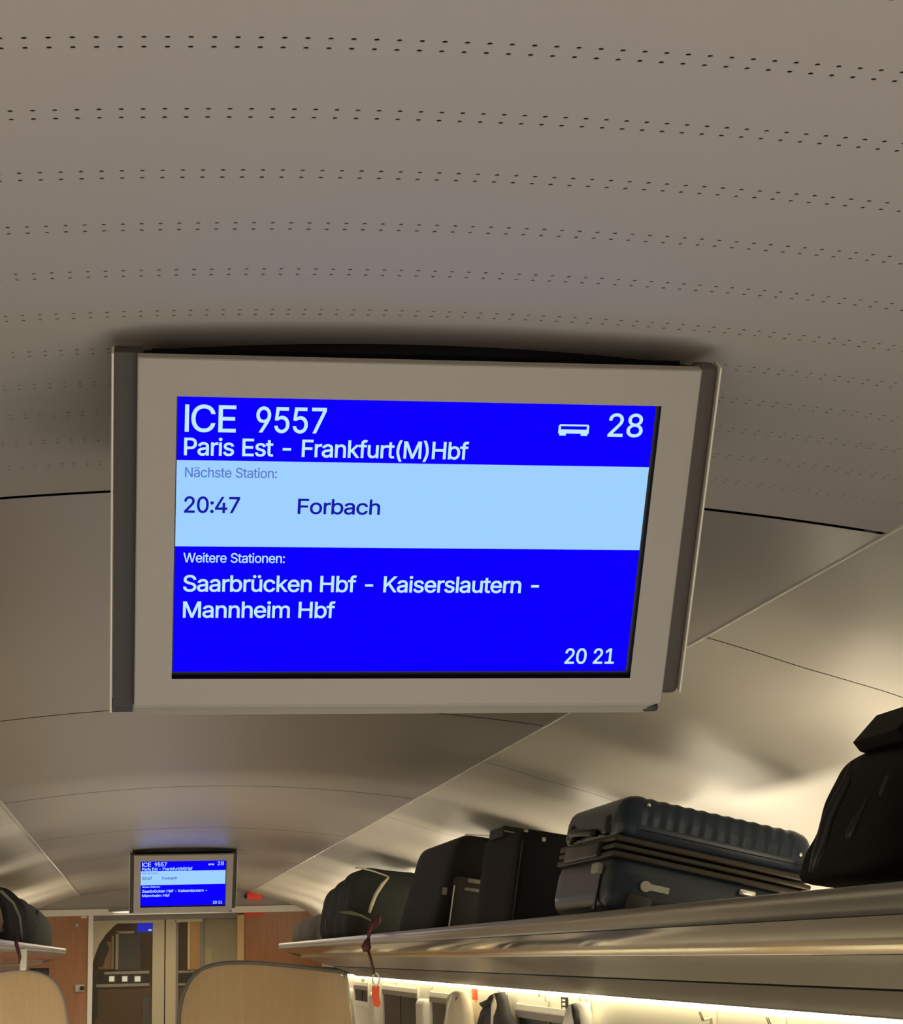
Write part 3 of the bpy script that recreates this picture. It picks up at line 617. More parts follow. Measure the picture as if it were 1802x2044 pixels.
# black rucksack in the near corner
def rucksack():
    root = empty('rucksack', (CX + 0.64, 2.62, ZS + 0.006), 'black rucksack standing upright at the right edge beside the navy suitcase', 'rucksack')
    Y = 2.62
    out = [(1574, 1780), (1592, 1741), (1604, 1706), (1622, 1672), (1633, 1640), (1645, 1600), (1660, 1560), (1680, 1527), (1708, 1510),
           (1745, 1492), (1802, 1480), (1880, 1490), (1960, 1530), (2010, 1600), (2035, 1700), (2045, 1780)]
    P = local(root, [pix(u, v, Y=Y) for u, v in out])
    n = len(P); cx = sum(p.x for p in P) / n; cz = 0.075; V = []; Fc = []
    lay = [(0.02, 0.7), (0.01, 0.92), (0.0, 1.0), (-0.04, 1.0), (-0.12, 0.99), (-0.20, 0.96), (-0.25, 0.88), (-0.275, 0.74), (-0.28, 0.6)]
    for dy, s in lay:
        for i, p in enumerate(P):
            x = cx + (p.x - cx) * s; z = cz + (p.z - cz) * s
            
            z = max(z, shelf_z(x + root.location.x) - root.location.z)
            x += 0.004 * math.sin(i * 2.3 + dy * 40)
            V.append((x, dy, z))
    for j in range(len(lay) - 1):
        for i in range(n): Fc.append((j * n + i, j * n + (i + 1) % n, (j + 1) * n + (i + 1) % n, (j + 1) * n + i))
    Fc += [tuple(range(n)), tuple((len(lay) - 1) * n + i for i in range(n))[::-1]]
    o = obj('body', V, Fc, m_blackcloth, root, True)
    sb = o.modifiers.new('s', 'SUBSURF'); sb.levels = 2; sb.render_levels = 2
    # top flap with its pointed corner
    fl_ = [(1702, 1482), (1749, 1428), (1762, 1432), (1776, 1448), (1802, 1451), (1900, 1455), (1905, 1500), (1800, 1530), (1716, 1500)]
    fp = local(root, [pix(u, v, Y=Y - 0.03) for u, v in fl_])
    MB().prism([Vector((p.x, -0.03, p.z)) for p in fp], (0, -0.16, 0)).out('top_flap', m_blackcloth, root)
    # straps and glossy piping on the front
    def line(pts, r, nm, m, dy=-0.01):
        MB().tube([p + Vector((0, dy, 0)) for p in local(root, [pix(u, v, Y=Y - 0.27) for u, v in pts])], r, 6).out(nm, m, root, True)
    line([(1700, 1520), (1690, 1560), (1668, 1600), (1650, 1640), (1640, 1680), (1628, 1710), (1618, 1740)], [0.002, 0.005, 0.007, 0.008, 0.008, 0.006, 0.003], 'shoulder_strap', m_blackgl, 0.0)
    line([(1724, 1590), (1712, 1620), (1700, 1640), (1690, 1665), (1684, 1676)], [0.001, 0.003, 0.005, 0.006, 0.002], 'side_strap', m_blackgl, -0.012)
    line([(1765, 1550), (1757, 1570), (1748, 1590)], [0.002, 0.004, 0.002], 'strap_loop', m_blackgl, -0.014)
rucksack()

# black soft trolley cases further along the right rack
def soft_case():
    root = empty('soft_suitcase', (0, 0, 0), 'black soft suitcase with a front pocket on the right rack, behind the maroon lanyard', 'suitcase')
    root.matrix_world = Matrix.Translation((0.878, 5.90, shelf_z(0.878))) @ Matrix.Rotation(TILT, 4, 'Y')
    L, Wd, Hh = 0.37, 0.86, 0.315
    def slope(p):
        q = p.copy(); f = (p.z / Hh)
        if p.x < 0: q.x += 0.045 * f * (-p.x / (L / 2))
        return q
    MB().rbox(L, Wd, Hh, 0.045, Matrix.Translation((L / 2, Wd / 2, 0)), mid=8, deform=slope).out('body', m_darkcase, root, True)
    MB().rbox(0.150, 0.035, 0.165, 0.014, Matrix.Translation((0.12, -0.008, 0.02)), mid=4).out('pocket', m_darkcase2, root, True)
    MB().tube([(0.045, -0.027, 0.155), (0.045, -0.027, 0.03), (0.055, -0.027, 0.020), (0.175, -0.027, 0.026), (0.20, -0.020, 0.04)], 0.0022, 6).out('zip', m_silver, root)
    MB().rbox(0.045, 0.008, 0.012, 0.003, Matrix.Translation((0.105, -0.029, 0.17)), mid=2).out('handle_end', m_silver2, root, True)
    MB().rbox(0.045, 0.008, 0.010, 0.003, Matrix.Translation((0.098, -0.029, 0.145)), mid=2).out('handle_end', m_silver2, root, True)
    MB().rbox(0.014, 0.008, 0.022, 0.003, Matrix.Translation((0.022, -0.004, 0.125)), mid=2).out('buckle', m_silver2, root, True)
    MB().tube([(0.06, 0.0, Hh - 0.004), (0.12, -0.006, Hh + 0.002), (0.17, 0.0, Hh + 0.004)], 0.0022, 6).out('piping', m_silver, root)
    return root
m_darkcase2 = mat('dark_pocket_cloth', (0.030, 0.030, 0.028), 0.7, bump=0.5, bscale=200)
m_silver2 = mat('dull_grey_plastic', (0.22, 0.21, 0.17), 0.5)
soft_case()
def upright_case():
    root = empty('black_suitcase', (0, 0, 0), 'black suitcase wedged between soft suitcase and navy suitcase, one pale stud on top', 'suitcase')
    root.matrix_world = Matrix.Translation((0.890, 4.72, shelf_z(0.89))) @ Matrix.Rotation(TILT, 4, 'Y')
    L, Wd, Hh = 0.36, 0.52, 0.250
    MB().rbox(L, Wd, Hh, 0.02, Matrix.Translation((L / 2, Wd / 2, 0)), mid=6).out('body', m_darkcase, root, True)
    MB().rbox(0.075, 0.20, 0.026, 0.005, Matrix.Translation((0.035, 0.34, Hh - 0.006)), mid=3).out('top_handle_box', m_darkcase2, root, True)
    MB().tube([(0.0, 0.235, Hh + 0.006), (0.075, 0.235, Hh + 0.004)], 0.0018, 6).out('trim_line', m_silver, root)
    MB().rbox(0.010, 0.004, 0.010, 0.002, Matrix.Translation((0.058, -0.001, Hh - 0.026)), mid=1).out('stud', m_pipe, root, True)
    MB().rbox(0.010, 0.006, 0.006, 0.002, Matrix.Translation((0.012, -0.001, Hh - 0.010)), mid=1).out('stud', m_pipe, root, True)
    MB().box((0.005, -0.003, 0.02), (0.008, 0.0, Hh - 0.03)).out('seam', m_darkcase2, root)
upright_case()

# dark green duffel with pale piping
def duffel():
    root = empty('duffel_bag', (0.880, 8.35, shelf_z(0.88)), 'dark green duffel bag with pale piping on the far part of the right rack', 'bag')
    L, Wd, Hh = 0.33, 1.30, 0.335
    def d(p):
        q = p.copy(); f = (p.z - 0.02) / Hh; t = (p.y + Wd / 2) / Wd
        q.z *= 1 - 0.16 * t
        q.x += 0.010 * math.sin(p.y * 17 + p.z * 9); q.z += 0.008 * math.sin(p.y * 13 + p.x * 11) * f
        return q
    MB().rbox(L, Wd, Hh, 0.085, Matrix.Translation((L / 2 - 0.0, Wd / 2, 0)), mid=14, cs=5, deform=d).out('body', m_green, root, True)
    root.rotation_euler = (0, TILT, 0)
    Ti = (Matrix.Translation(root.location) @ Matrix.Rotation(TILT, 4, 'Y')).inverted()
    def q(pts, Y): return [Ti @ pix(u, v, Y=Y) for u, v in pts]
    MB().tube(q([(708, 1732), (722, 1733), (745, 1739), (768, 1747), (776, 1751)], 8.34), 0.0035, 6).out('piping', m_pipe, root, True)
    MB().tube(q([(776, 1751), (763, 1765), (750, 1785), (742, 1805), (737, 1822)], 8.33), [0.004, 0.008, 0.009, 0.009, 0.006], 6).out('piping', m_pipe, root, True)
    MB().tube(q([(676, 1820), (700, 1822), (722, 1828), (740, 1838)], 8.33), [0.003, 0.008, 0.006, 0.003], 6).out('strap', m_green2, root, True)
    MB().rbox(0.02, 0.05, 0.06, 0.01, Matrix.Translation((-0.004, 0.9, 0.06)), mid=2).out('buckle', m_maroon, root, True)
    root.rotation_euler = (0, TILT, 0)
m_green2 = mat('olive_strap', (0.12, 0.12, 0.08), 0.7)
duffel()
def soft_bag(name, label, x0, y0, sx, sy, sz, m, seed, parts=()):
    left = x0 < 0
    root = empty(name, (x0, y0, ZS), label, 'bag')
    root.rotation_euler = (0, -TILT if left else TILT, 0)
    root.location.z = CZ + 0.048 - 0.1638 * ((CX - 0.64 - x0) if left else (x0 - CX - 0.64))
    rn = random.Random(seed); ph = [rn.uniform(0, 6) for _ in range(4)]
    def d(p):
        q = p.copy(); f = p.z / sz
        q.x += 0.010 * math.sin(p.y * 19 + ph[0]) + 0.006 * math.sin(p.z * 40 + ph[1]); q.z += 0.016 * f * math.sin(p.y * 11 + p.x * 14 + ph[2])
        q.x *= 1 - 0.22 * f; q.y *= 1 - 0.12 * f
        return q
    MB().rbox(sx, sy, sz, min(sx, sz) * 0.38, Matrix.Translation((sx / 2, sy / 2, -0.003)), mid=12, cs=4, deform=d).out('body', m, root, True)
    return root
soft_bag('cloth_bag', 'grey cloth bag at the far end of the right rack, beyond the duffel', 0.885, 10.2, 0.28, 1.5, 0.16, m_grey, 4)

# left rack bags (their right edges face the aisle)
def left_bag():
    root = soft_bag('holdall', 'black rounded bag on the left rack near the left picture edge', -0.845, 7.30, 0.435, 1.75, 0.285, m_blackcloth, 7)
    MB().tube([(0.415, 0.00, 0.205), (0.445, 0.10, 0.160), (0.455, 0.20, 0.11), (0.450, 0.26, 0.055), (0.445, 0.30, 0.03)], 0.0055, 6).out('strap', m_silver2, root, True)
    MB().tube([(0.31, -0.005, 0.10), (0.36, -0.01, 0.135), (0.40, 0.0, 0.12), (0.40, 0.0, 0.07), (0.34, -0.01, 0.05)], 0.009, 6).out('handle', m_grey, root, True)
    MB().rbox(0.05, 0.02, 0.06, 0.008, Matrix.Translation((0.26, -0.01, 0.06)), mid=2).out('patch', m_pink, root, True)
left_bag()
r_ = soft_bag('slate_bag', 'slate grey bag on the left rack just beyond the black one', -0.80, 9.45, 0.385, 2.3, 0.265, m_teal, 9)
MB().tube([(0.33, 0.5, 0.20), (0.36, 0.58, 0.155), (0.365, 0.66, 0.20)], 0.006, 6).out('handle', m_jacket, r_, True)
root = soft_bag('brown_bag', 'brown bag cut by the left picture edge, nearest on the left rack', -0.822, 5.75, 0.43, 1.22, 0.345, m_pink, 12)
MB().tube([(0.37, 0.0, 0.26), (0.395, 0.02, 0.22), (0.405, 0.05, 0.17)], 0.005, 6).out('piping', m_pipe, root, True)

# maroon lanyard over the rack lip, and dark cord on the left
YL = 7.02
root = empty('lanyard', pix(745, 1845, Y=YL), 'maroon strap with pouch and red tag hanging over the right rack edge', 'lanyard')
def lp(pts): return local(root, [pix(u, v, Y=YL - 0.02) for u, v in pts])
MB().tube(lp([(757, 1826), (752, 1838), (742, 1850), (737, 1862), (735, 1874)]), [0.008, 0.016, 0.014, 0.008, 0.005], 8).out('knot', m_maroon, root, True)
MB().tube(lp([(736, 1872), (733, 1880), (731, 1890), (731, 1900)]), [0.005, 0.012, 0.018, 0.012], 10).out('pouch', m_maroon, root, True)
MB().tube(lp([(735, 1897), (740, 1915), (745, 1935), (746, 1945)]), 0.005, 6).out('strap', m_maroon, root, True)
c = lp([(750, 1955)])[0]
MB().tube([c + Vector((0.012 * math.sin(a), 0, 0.022 * math.cos(a))) for a in [2 * math.pi * k / 12 for k in range(13)]], 0.003, 6).out('ring', m_offwhite, root, True)
MB().prism(lp([(744, 1968), (757, 1968), (757, 1990), (760, 2004), (755, 2011), (747, 2008), (743, 1990)]), (0, 0.02, 0)).out('tag', m_orange, root)
root = empty('cord', pix(38, 1880, Y=6.4), 'dark cord hanging from the left rack over the left glass screen', 'strap')
MB().tube(local(root, [pix(u, v, Y=6.35) for u, v in ((30, 1868), (33, 1885), (37, 1900), (40, 1912), (38, 1925))]), [0.004, 0.006, 0.006, 0.005, 0.002], 6).out('cord_line', m_maroon, root, True)
MB().rbox(0.022, 0.02, 0.07, 0.006, Matrix.Translation(local(root, [pix(46, 1937, Y=6.5)])[0]), mid=2).out('clip', m_silver, root, True)

# ------------------------------------------------------------------ end wall and door
end = empty('wall_end', (CX, YE, 0), kind='structure')
DL, DR = pix(181, 1900, Y=YE).x, pix(487, 1900, Y=YE).x
DT = pix(330, 1826, Y=YE).z
TB = pix(560, 1820, Y=YE).z
e = MB(); e.box((CX - 1.2, YE, 0), (DL, YE + 0.06, TB)); o = e.out('wood_panel', m_wood, end); o.location = (-CX, -YE, 0)
e = MB(); e.box((DR, YE, 0), (CX + 1.2, YE + 0.06, TB)); o = e.out('wood_panel', m_wood, end); o.location = (-CX, -YE, 0)
o = MB().box((DL, YE, DT), (DR, YE + 0.06, TB)).out('header', m_lip, end); o.location = (-CX, -YE, 0)
o = MB().box((CX - 1.2, YE - 0.02, TB), (CX + 1.2, YE + 0.06, ZT)).out('cornice', m_trimc, end); o.location = (-CX, -YE, 0)
o = MB().box((CX - 1.2, YE, ZT), (CX + 1.2, YE + 0.06, APEX + 0.05)).out('upper_panel', m_ceil2, end); o.location = (-CX, -YE, 0)

# small fittings on the wood
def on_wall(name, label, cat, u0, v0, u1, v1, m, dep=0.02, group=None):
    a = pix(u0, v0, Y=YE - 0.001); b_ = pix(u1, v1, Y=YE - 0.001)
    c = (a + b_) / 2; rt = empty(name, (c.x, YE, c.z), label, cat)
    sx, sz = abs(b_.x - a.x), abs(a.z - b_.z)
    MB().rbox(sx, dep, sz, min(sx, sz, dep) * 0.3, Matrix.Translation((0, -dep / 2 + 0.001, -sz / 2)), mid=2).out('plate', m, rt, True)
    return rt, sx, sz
on_wall('slot_recess', 'black letterbox slot in the brown wall left of the door', 'slot', 60, 1933, 98, 1946, m_black, 0.012)
rt, sx, sz = on_wall('door_lock', 'small silver lock on the brown wall left of the door', 'lock', 150, 1965, 168, 1980, m_silver, 0.02)
MB().tube([(0.02, -0.018, 0.0), (0.02, -0.045, 0.0)], 0.016, 10).out('knob', m_blackgl, rt, True)
on_wall('white_label', 'tiny white label at the top of the brown wall beside the door', 'label', 162, 1829, 173, 1833, m_offwhite, 0.004)
rt, sx, sz = on_wall('coat_hook', 'tiny silver hook on the brown wall below the white label', 'hook', 150, 1842, 157, 1850, m_silver, 0.02)
MB().tube([(0, -0.01, 0.0), (0.005, -0.04, -0.005), (0.005, -0.045, 0.012)], 0.004, 6).out('prong', m_silver, rt, True)
rt, sx, sz = on_wall('red_sign_reflection', 'painted reflection of the red ceiling sign on the wood just below it', 'painted_reflection', 486, 1818, 525, 1828, m_red, 0.004)  # thin red plate painted in for the reflection of the sign above

# red sign under the ceiling
a, b_ = pix(493, 1782, Y=YE - 0.03), pix(523, 1796, Y=YE - 0.03); c = (a + b_) / 2
root = empty('emergency_sign', c, 'small glowing red sign under the ceiling right of the far display', 'sign')
sx, sz = abs(b_.x - a.x), abs(a.z - b_.z)
MB().rbox(sx, 0.03, sz, 0.006, Matrix.Translation((0, 0, -sz / 2)), mid=2).out('sign_box', m_signred, root, True)
MB().box((-sx / 2 - 0.022, -0.01, -0.012), (-sx / 2, 0.029, 0.012)).out('mount', m_black, root)
root2 = root

# door_1: leaves, mullion, glass
door = empty('door_1', (DL, YE, 0), kind='structure')
def bx(u0, v0, u1, v1, m, nm, y0=0.0, y1=0.05, par=None, Y=None, zbot=None, org=None):
    Y = Y or YE; a = pix(u0, v0, Y=Y + y0); b_ = pix(u1, v1, Y=Y + y0)
    z0 = min(a.z, b_.z) if zbot is None else zbot
    o = MB().box((min(a.x, b_.x), Y + y0, z0), (max(a.x, b_.x), Y + y1, max(a.z, b_.z))).out(nm, m, par)
    if par: o.location = Vector((0, 0, 0)) - par.location
    return o
bx(177, 1822, 183, 2044, m_trimc, 'jamb', -0.015, 0.05, door, zbot=0)
m_trimw = mat('amber_jamb', (0.62, 0.42, 0.20), 0.35)
bx(474, 1826, 487, 2044, m_trimw, 'jamb', -0.015, 0.05, door, zbot=0)
bx(183, 1824, 475, 1832, m_greyrim, 'head_rail', -0.004, 0.04, door)
bx(305, 1831, 327, 2044, m_beige, 'stile', 0.0, 0.05, door, zbot=0)
bx(327, 1831, 331, 2044, m_dark, 'meeting_seal', 0.012, 0.05, door, zbot=0)
bx(331, 1831, 350, 2044, m_beige, 'stile', 0.0, 0.05, door, zbot=0)
bx(350, 1831, 355, 2044, m_greyrim, 'glazing_bead', 0.004, 0.045, door, zbot=0)
bx(400, 1826, 406, 2044, m_greyrim, 'glazing_bead', 0.004, 0.045, door, zbot=0)
bx(350, 1831, 404, 1840, m_beige, 'rail', 0.0, 0.05, door)
bx(183, 1831, 305, 1842, m_beige, 'rail', 0.0, 0.05, door)
bx(183, 1838, 306, 2044, m_clear, 'pane', 0.02, 0.026, door, zbot=0.1)
bx(355, 1838, 401, 2044, m_clear, 'pane', 0.02, 0.026, door, zbot=0.1)
bx(406, 1828, 475, 2044, m_frost, 'pane', 0.02, 0.026, door, zbot=0.1)
bx(408, 1828, 474, 1833, m_greyrim, 'rail', 0.0, 0.05, door)
# curved corner filler in the left leaf
pts = [pix(u, v, Y=YE + 0.012) for u, v in ((183, 1838), (242, 1838), (228, 1848), (212, 1864), (198, 1885), (190, 1905), (183, 1930))]
o = MB().prism(pts, (0, 0.006, 0)).out('corner_panel', m_beige, door); o.location = -door.location

# lamp strip above the door
a = pix(225, 1821, Y=YE - 0.045); b_ = pix(452, 1818, Y=YE - 0.045)
root = empty('door_lamp', ((a.x + b_.x) / 2, YE, a.z), 'thin warm light strip above the end door under the far display', 'lamp')
hw = (b_.x - a.x) / 2
MB().tube([(-hw + 2 * hw * k / 16, -0.045, 0.001 * 0 + (b_.z - a.z) * 0) for k in range(17)], [0.001 + 0.007 * math.sin(math.pi * min(1, max(0, k / 16))) ** 0.5 if 0 < k < 16 else 0.001 for k in range(17)], 8).out('diffuser', m_lampd, root, True)
MB().box((-hw - 0.03, -0.038, 0.006), (hw + 0.03, 0.0, 0.022)).out('holder', m_greyrim, root)

# ------------------------------------------------------------------ vestibule behind the door
ves = empty('trim_3', (CX, YE + 0.06, 0), kind='structure')
def vbox(a, b_, m, nm='vestibule_panel'):
    o = MB().box(a, b_).out(nm, m, ves); o.location = -ves.location; return o
vbox((CX - 1.2, YE + 0.06, 0), (CX - 1.14, 18.7, 2.15), m_beige); vbox((CX + 1.14, YE + 0.06, 0), (CX + 1.2, 18.7, 2.15), m_beige)
vbox((CX - 1.2, 18.7, 0), (CX + 1.2, 18.75, 2.15), m_wood); vbox((CX - 1.2, YE + 0.06, 2.15), (CX + 1.2, 18.75, 2.19), m_beige)
VY = 17.5
def vthing(name, label, cat, at): return empty(name, pix(at[0], at[1], Y=VY), label, cat)
r1 = vthing('door_window', 'dark grey glass panel seen through the left leaf of the end door', 'panel', (258, 1900))
def vb(root, nm, m, u0, v0, u1, v1, y0, y1, zbot=None):
    return bx(u0, v0, u1, v1, m, nm, y0, y1, root, Y=VY, zbot=zbot)
m_slate = mat('slate_glass', (0.07, 0.075, 0.085), 0.2); m_brown = mat('brown_panel', (0.15, 0.08, 0.035), 0.4)
vb(r1, 'glass', m_slate, 236, 1866, 280, 1935, 0.0, 0.02); vb(r1, 'frame', m_silver, 231, 1861, 236, 1935, -0.01, 0.03); vb(r1, 'frame', m_silver, 231, 1859, 268, 1863, -0.01, 0.03)
r2 = vthing('far_display', 'small blue display glowing behind the glass of the end door', 'display', (290, 1848))
vb(r2, 'screen', m_bluepanel, 274, 1839, 304, 1860, -0.06, -0.05); vb(r2, 'casing', m_black, 272, 1837, 306, 1862, -0.049, -0.02); vb(r2, 'caption', m_twhite, 296, 1855, 303, 1858, -0.065, -0.061)
r3 = vthing('galley_counter', 'brown counter with two pale rails and dark niche behind the end door', 'counter', (240, 1980))
vb(r3, 'niche', m_black, 204, 1945, 298, 1962, 0.0, 0.02); vb(r3, 'rail', m_silver, 208, 1940, 298, 1943, -0.03, 0.0); vb(r3, 'rail', m_silver, 192, 1965, 298, 1968, -0.03, 0.0)
vb(r3, 'front_panel', m_brown, 190, 1968, 300, 2044, 0.0, 0.05, 0.0); vb(r3, 'side_panel', m_black, 182, 1936, 195, 2030, -0.02, 0.05)
vb(r3, 'seat_block', m_slate, 285, 1990, 302, 2044, -0.03, -0.002, 0.0); vb(r3, 'rail', m_silver, 355, 1938, 398, 1941, -0.03, 0.0); vb(r3, 'rail', m_silver, 355, 1963, 398, 1966, -0.03, 0.0)
vb(r3, 'front_panel', m_brown, 350, 1966, 420, 2044, 0.0, 0.05, 0.0); vb(r3, 'niche', m_black, 360, 1945, 392, 1960, 0.0, 0.02)
for k, (u0, u1) in enumerate(((218, 228), (244, 254), (269, 280))):
    q = vthing('lit_button', ['leftmost', 'middle', 'rightmost'][k] + ' of three small bright squares behind the end door', 'light', ((u0 + u1) / 2, 1954))
    q['group'] = 'bright squares behind the end door'
    vb(q, 'lens', m_squares, u0, 1949, u1, 1959, -0.02, -0.01); vb(q, 'housing', m_greyrim, u0 - 1.5, 1947.5, u1 + 1.5, 1960.5, -0.0099, -0.0005)
r4 = vthing('hanging_coat', 'dark hanging coat seen at left through the end door glass', 'coat', (207, 1890))
V = [(202, 1876), (212, 1880), (218, 1893), (214, 1905), (210, 1912), (205, 1930), (198, 1930), (199, 1908), (194, 1900), (198, 1886)]
o = MB().prism([pix(u, v, Y=VY - 0.1) for u, v in V], (0, 0.08, 0)).out('cloth', m_jacket, r4); o.location = -r4.location
r5 = vthing('wood_column', 'light wood column behind the right leaf of the end door', 'column', (386, 1890))
m_amberw = mat('amber_wood', (0.50, 0.27, 0.09), 0.4)
vb(r5, 'face', m_amberw, 379, 1838, 402, 1935, -0.3, -0.25); vb(r5, 'edge', m_cream, 375, 1838, 379, 1935, -0.3, -0.26); vb(r5, 'base', m_amberw, 405, 1896, 417, 1925, -0.32, -0.28); 
vb(r5, 'edge', m_cream, 405, 1894, 421, 1897, -0.34, -0.325); vb(r5, 'edge', m_cream, 417, 1896, 421, 1930, -0.34, -0.32)
r6 = vthing('amber_panel', 'amber wood strip behind the coat in the vestibule', 'panel', (215, 1920))
vb(r6, 'face', m_amberw, 196, 1880, 232, 1934, 0.06, 0.075)
vb(r6, 'edge', m_cream, 223, 1868, 227, 1934, 0.045, 0.059)

# ------------------------------------------------------------------ ribbed glass screens on the seats
def glass_screen(name, label, outline, Y, rimfrom, rimto, bottom=0.95, rimr=0.011):
    P = [pix(u, v, Y=Y) for u, v in outline]
    root = empty(name, (P[0].x, Y, bottom), label, 'glass screen')
    Q = local(root, P)
    poly = [Vector((Q[0].x, 0, 0))] + Q + [Vector((Q[-1].x, 0, 0))]
    MB().prism([q - Vector((0, 0.004, 0)) for q in poly], (0, 0.008, 0)).out('pane', m_pane, root)
    rim = catmull([tuple(q) for q in Q[rimfrom:rimto]], 4)
    MB().tube(rim, rimr, 8).out('rim', m_greyrim, root, True)
    MB().box((poly[0].x, -0.012, -0.05), (poly[-1].x, 0.012, 0.0)).out('base_rail', m_greyrim, root)
    return root
ra = glass_screen('glass_screen', 'wide ribbed frosted glass screen with grey rim, right of the door', [(357, 2044), (358, 2020), (364, 1990), (376, 1962), (393, 1941), (415, 1929), (445, 1923), (490, 1921), (540, 1924),
             (600, 1930), (650, 1936), (684, 1941), (690, 1952), (694, 1980), (698, 2010), (702, 2044)], 10.2, 0, 13)
m_edge = mat('pale_glass_edge', (0.75, 0.70, 0.55), 0.3)
MB().tube(local(ra, [pix(u, v, Y=10.18) for u, v in ((690, 1946), (694, 1968), (697, 1990), (703, 2005), (706, 2044))]), 0.008, 6).out('edge_profile', m_edge, ra, True)
rb = glass_screen('glass_screen', 'rounded ribbed glass screen at the bottom left corner', [(-60, 2044), (-58, 1985), (-40, 1958), (-10, 1945), (20, 1939), (50, 1938), (80, 1943), (102, 1954), (118, 1973), (128, 2000), (133, 2025), (135, 2044)], 7.0, 0, 12, rimr=0.005)

# ------------------------------------------------------------------ right window wall: windows, hooks, coats
WXR = CX + 1.125
def wpt(u, v, d=0.0): return pix(u, v, X=WXR - d)
wn = 1
for (u0, v0, u1, v1) in ((711, 1967, 737, 1996), (768, 1976, 836, 2060), (864, 1991, 937, 2090), (1038, 2019, 1170, 2120)):
    a = wpt(u0, v0); b_ = wpt(u1, v0 + (v1 - v0) * 0.0 + (0 if True else 0)); zt = (a.z + wpt(u1, v0 + (u1 - u0) * 0.115).z) / 2
    y0, y1 = min(a.y, b_.y), max(a.y, b_.y); zb = 0.85 if v1 > 2000 else wpt(u0, v1).z
    root = empty('window_%d' % wn, (WXR, (y0 + y1) / 2, zb), kind='structure'); wn += 1
    h = zt - zb; hy = (y1 - y0) / 2
    MB().box((-0.004, -hy, 0), (0.0, hy, h)).out('pane', m_glassdk, root)
    fr = MB(); t = 0.03
    fr.box((-0.012, -hy - t, -t), (0.0, -hy, h + t)).box((-0.012, hy, -t), (0.0, hy + t, h + t)).box((-0.012, -hy, h), (0.0, hy, h + t * 0.8)).box((-0.012, -hy, -t), (0.0, hy, 0))
    fr.out('window_frame', m_white, root)
    MB().box((-0.016, -hy - 0.01, h - 0.02), (-0.0045, hy + 0.01, h + 0.004)).out('blind_rail', m_greyrim, root)
    if hy * 2 > 0.6:
        MB().box((-0.008, -0.015, 0), (-0.0041, 0.015, h - 0.02)).out('mullion', m_black, root)
for k, (u, v) in enumerate(((722, 1944), (790, 1953), (862, 1960), (940, 1968), (1011, 1974), (1095, 1984), (1178, 1992), (1428, 2030), (1566, 2042))):
    lbl = ['coat hook beside the pale post just right of the wide glass screen', 'coat hook above the window right of the red tag', 'coat hook between the second and third windows',
           'white coat hook above the cream coat, left side', 'coat hook carrying the dark jacket', 'white square coat hook between dark jacket and white garment',
           'coat hook carrying the off-white garment', 'double prong coat hook under the bright strip, second from the right', 'coat hook nearest the bottom right corner'][k]
    p = wpt(u, v); s = 1.0
    root = empty('coat_hook', p, lbl, 'hook', 'coat hooks on the right wall')
    MB().rbox(0.012, 0.03, 0.05, 0.003, Matrix.Translation((-0.006, 0, -0.025)), mid=1).out('plate', m_white, root, True)
    MB().tube([(-0.008, -0.006, 0.0), (-0.03, -0.006, -0.006), (-0.036, -0.006, 0.014)], 0.0035, 6).out('prong', m_cream, root, True)
    MB().tube([(-0.008, 0.008, 0.0), (-0.03, 0.008, -0.006), (-0.036, 0.008, 0.014)], 0.0035, 6).out('prong', m_cream, root, True)

def garment(name, label, cat, outline, m, dep=0.05, parts=(), d0=0.03):
    P = [wpt(u, v + 4, d0) for u, v in outline]
    root = empty(name, P[0], label, cat)
    Q = local(root, P); n = len(Q); c = sum(Q, Vector()) / n
    V = []; Fc = []; lay = [(0, 1.0), (dep * 0.35, 1.0), (dep * 0.75, 0.86), (dep, 0.55)]
    for dx, s in lay:
        for i, q in enumerate(Q): V.append(Vector((-dx, c.y + (q.y - c.y) * s + 0.006 * math.sin(3 * i), c.z + (q.z - c.z) * (s * 0.3 + 0.7))))
    for j in range(len(lay) - 1):
        for i in range(n): Fc.append((j * n + i, j * n + (i + 1) % n, (j + 1) * n + (i + 1) % n, (j + 1) * n + i))
    Fc += [tuple(range(n)), tuple((len(lay) - 1) * n + i for i in range(n))[::-1]]
    o = obj('cloth', V, Fc, m, root, True)
    for nm, pts, r, mm in parts:
        MB().tube([p + Vector((-dep * 0.9, 0, 0)) for p in local(root, [wpt(u, v, d0) for u, v in pts])], r, 6).out(nm, mm, root, True)
    return root
garment('cream_coat', 'cream coat hanging on the right wall beside the third window', 'coat', [(925, 1972), (935, 1976), (940, 1990), (946, 2020), (948, 2060), (950, 2120), (898, 2120), (900, 2040), (905, 2010), (908, 1985), (915, 1976)], m_cream,
        parts=[('fold', [(926, 1985), (918, 2010), (914, 2050)], 0.010, m_offwhite), ('dark_fold', [(933, 1990), (934, 2020), (938, 2050)], 0.005, m_pink)])
garment('dark_jacket', 'dark jacket with raised collar hanging from a hook on the right wall', 'jacket', [(1008, 1976), (1014, 1990), (1020, 2020), (1040, 2050), (1060, 2120), (960, 2120), (975, 2040), (988, 2014), (982, 2004), (972, 1996), (992, 1988)], m_jacket,
        parts=[('pale_scarf', [(1010, 1985), (1012, 2005), (1010, 2044)], [0.004, 0.014, 0.012], m_cream), ('sleeve', [(985, 2044), (992, 2020), (1008, 2012)], 0.018, m_jacket)])
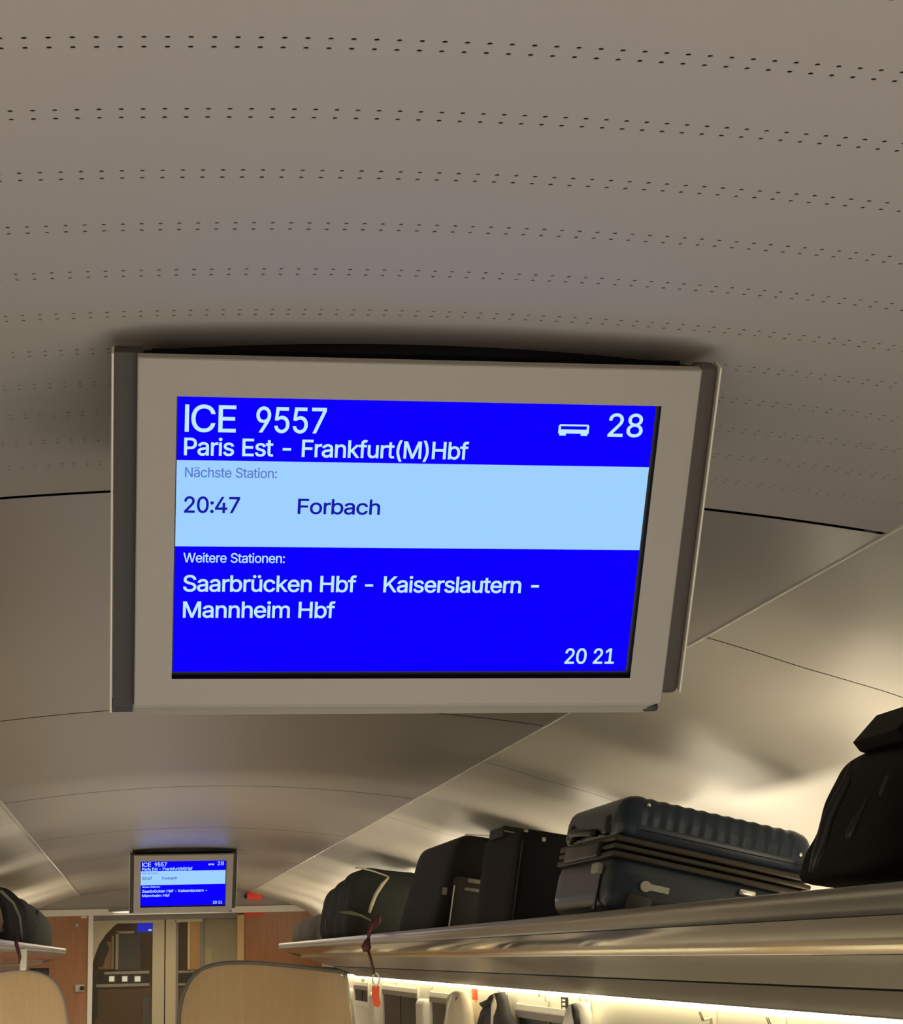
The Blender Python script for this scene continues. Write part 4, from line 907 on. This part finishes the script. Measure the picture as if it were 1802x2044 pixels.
garment('white_garment', 'off-white garment with a dark edge hanging at the bottom near the wall label', 'garment', [(1172, 1996), (1178, 2003), (1182, 2030), (1186, 2080), (1140, 2080), (1146, 2044), (1152, 2024), (1160, 2010)], m_offwhite,
        parts=[('dark_edge', [(1172, 2006), (1178, 2020), (1182, 2044)], [0.004, 0.012, 0.010], m_jacket)])
# notice strip and red tag on the wall
a, b_ = wpt(1123, 1990), wpt(1135, 2026)
root = empty('seat_notice', (WXR, (a.y + b_.y) / 2, (a.z + b_.z) / 2), 'narrow black notice with white symbols on the wall left of the white garment', 'notice')
hy, hz = abs(a.y - b_.y) / 2, abs(a.z - b_.z) / 2
MB().box((-0.006, -hy, -hz), (0, hy, hz)).out('plate', m_black, root)
q = MB()
for k, (za, zb) in enumerate(((0.75, 0.55), (0.35, 0.05), (-0.15, -0.45))):
    q.box((-0.0075, -hy * 0.55, hz * zb), (-0.0062, hy * 0.45, hz * za))
q.out('symbol', m_offwhite, root)
a, b_ = wpt(945, 1969), wpt(953, 1996)
root = empty('red_tag', (WXR, (a.y + b_.y) / 2, (a.z + b_.z) / 2), 'small orange-red tag on the right wall above the cream coat', 'tag')
MB().rbox(0.008, abs(a.y - b_.y), abs(a.z - b_.z), 0.002, Matrix.Translation((-0.004, 0, -abs(a.z - b_.z) / 2)), mid=1).out('plate', m_orange, root, True)
a, b_ = wpt(722, 1944), wpt(728, 1964)
root = empty('green_tag', (WXR, (a.y + b_.y) / 2, (a.z + b_.z) / 2 - 0.03), 'tiny green tag on the right wall left of the lanyard', 'tag')
MB().rbox(0.006, 0.12, 0.07, 0.002, Matrix.Translation((-0.003, 0, -0.035)), mid=1).out('plate', mat('green_tag_paint', (0.15, 0.30, 0.10), 0.5), root, True)

# pillars between the windows (pale rounded posts)
for k, (u, v) in enumerate(((700, 1950), (752, 1962), (850, 1975))):
    p = wpt(u, v)
    MB().rbox(0.06, 0.26, CZ - 0.22, 0.028, Matrix.Translation((1.125 - 0.006, p.y, 0)), mid=2, cs=4).out('window_post', m_white, wall_r, True)
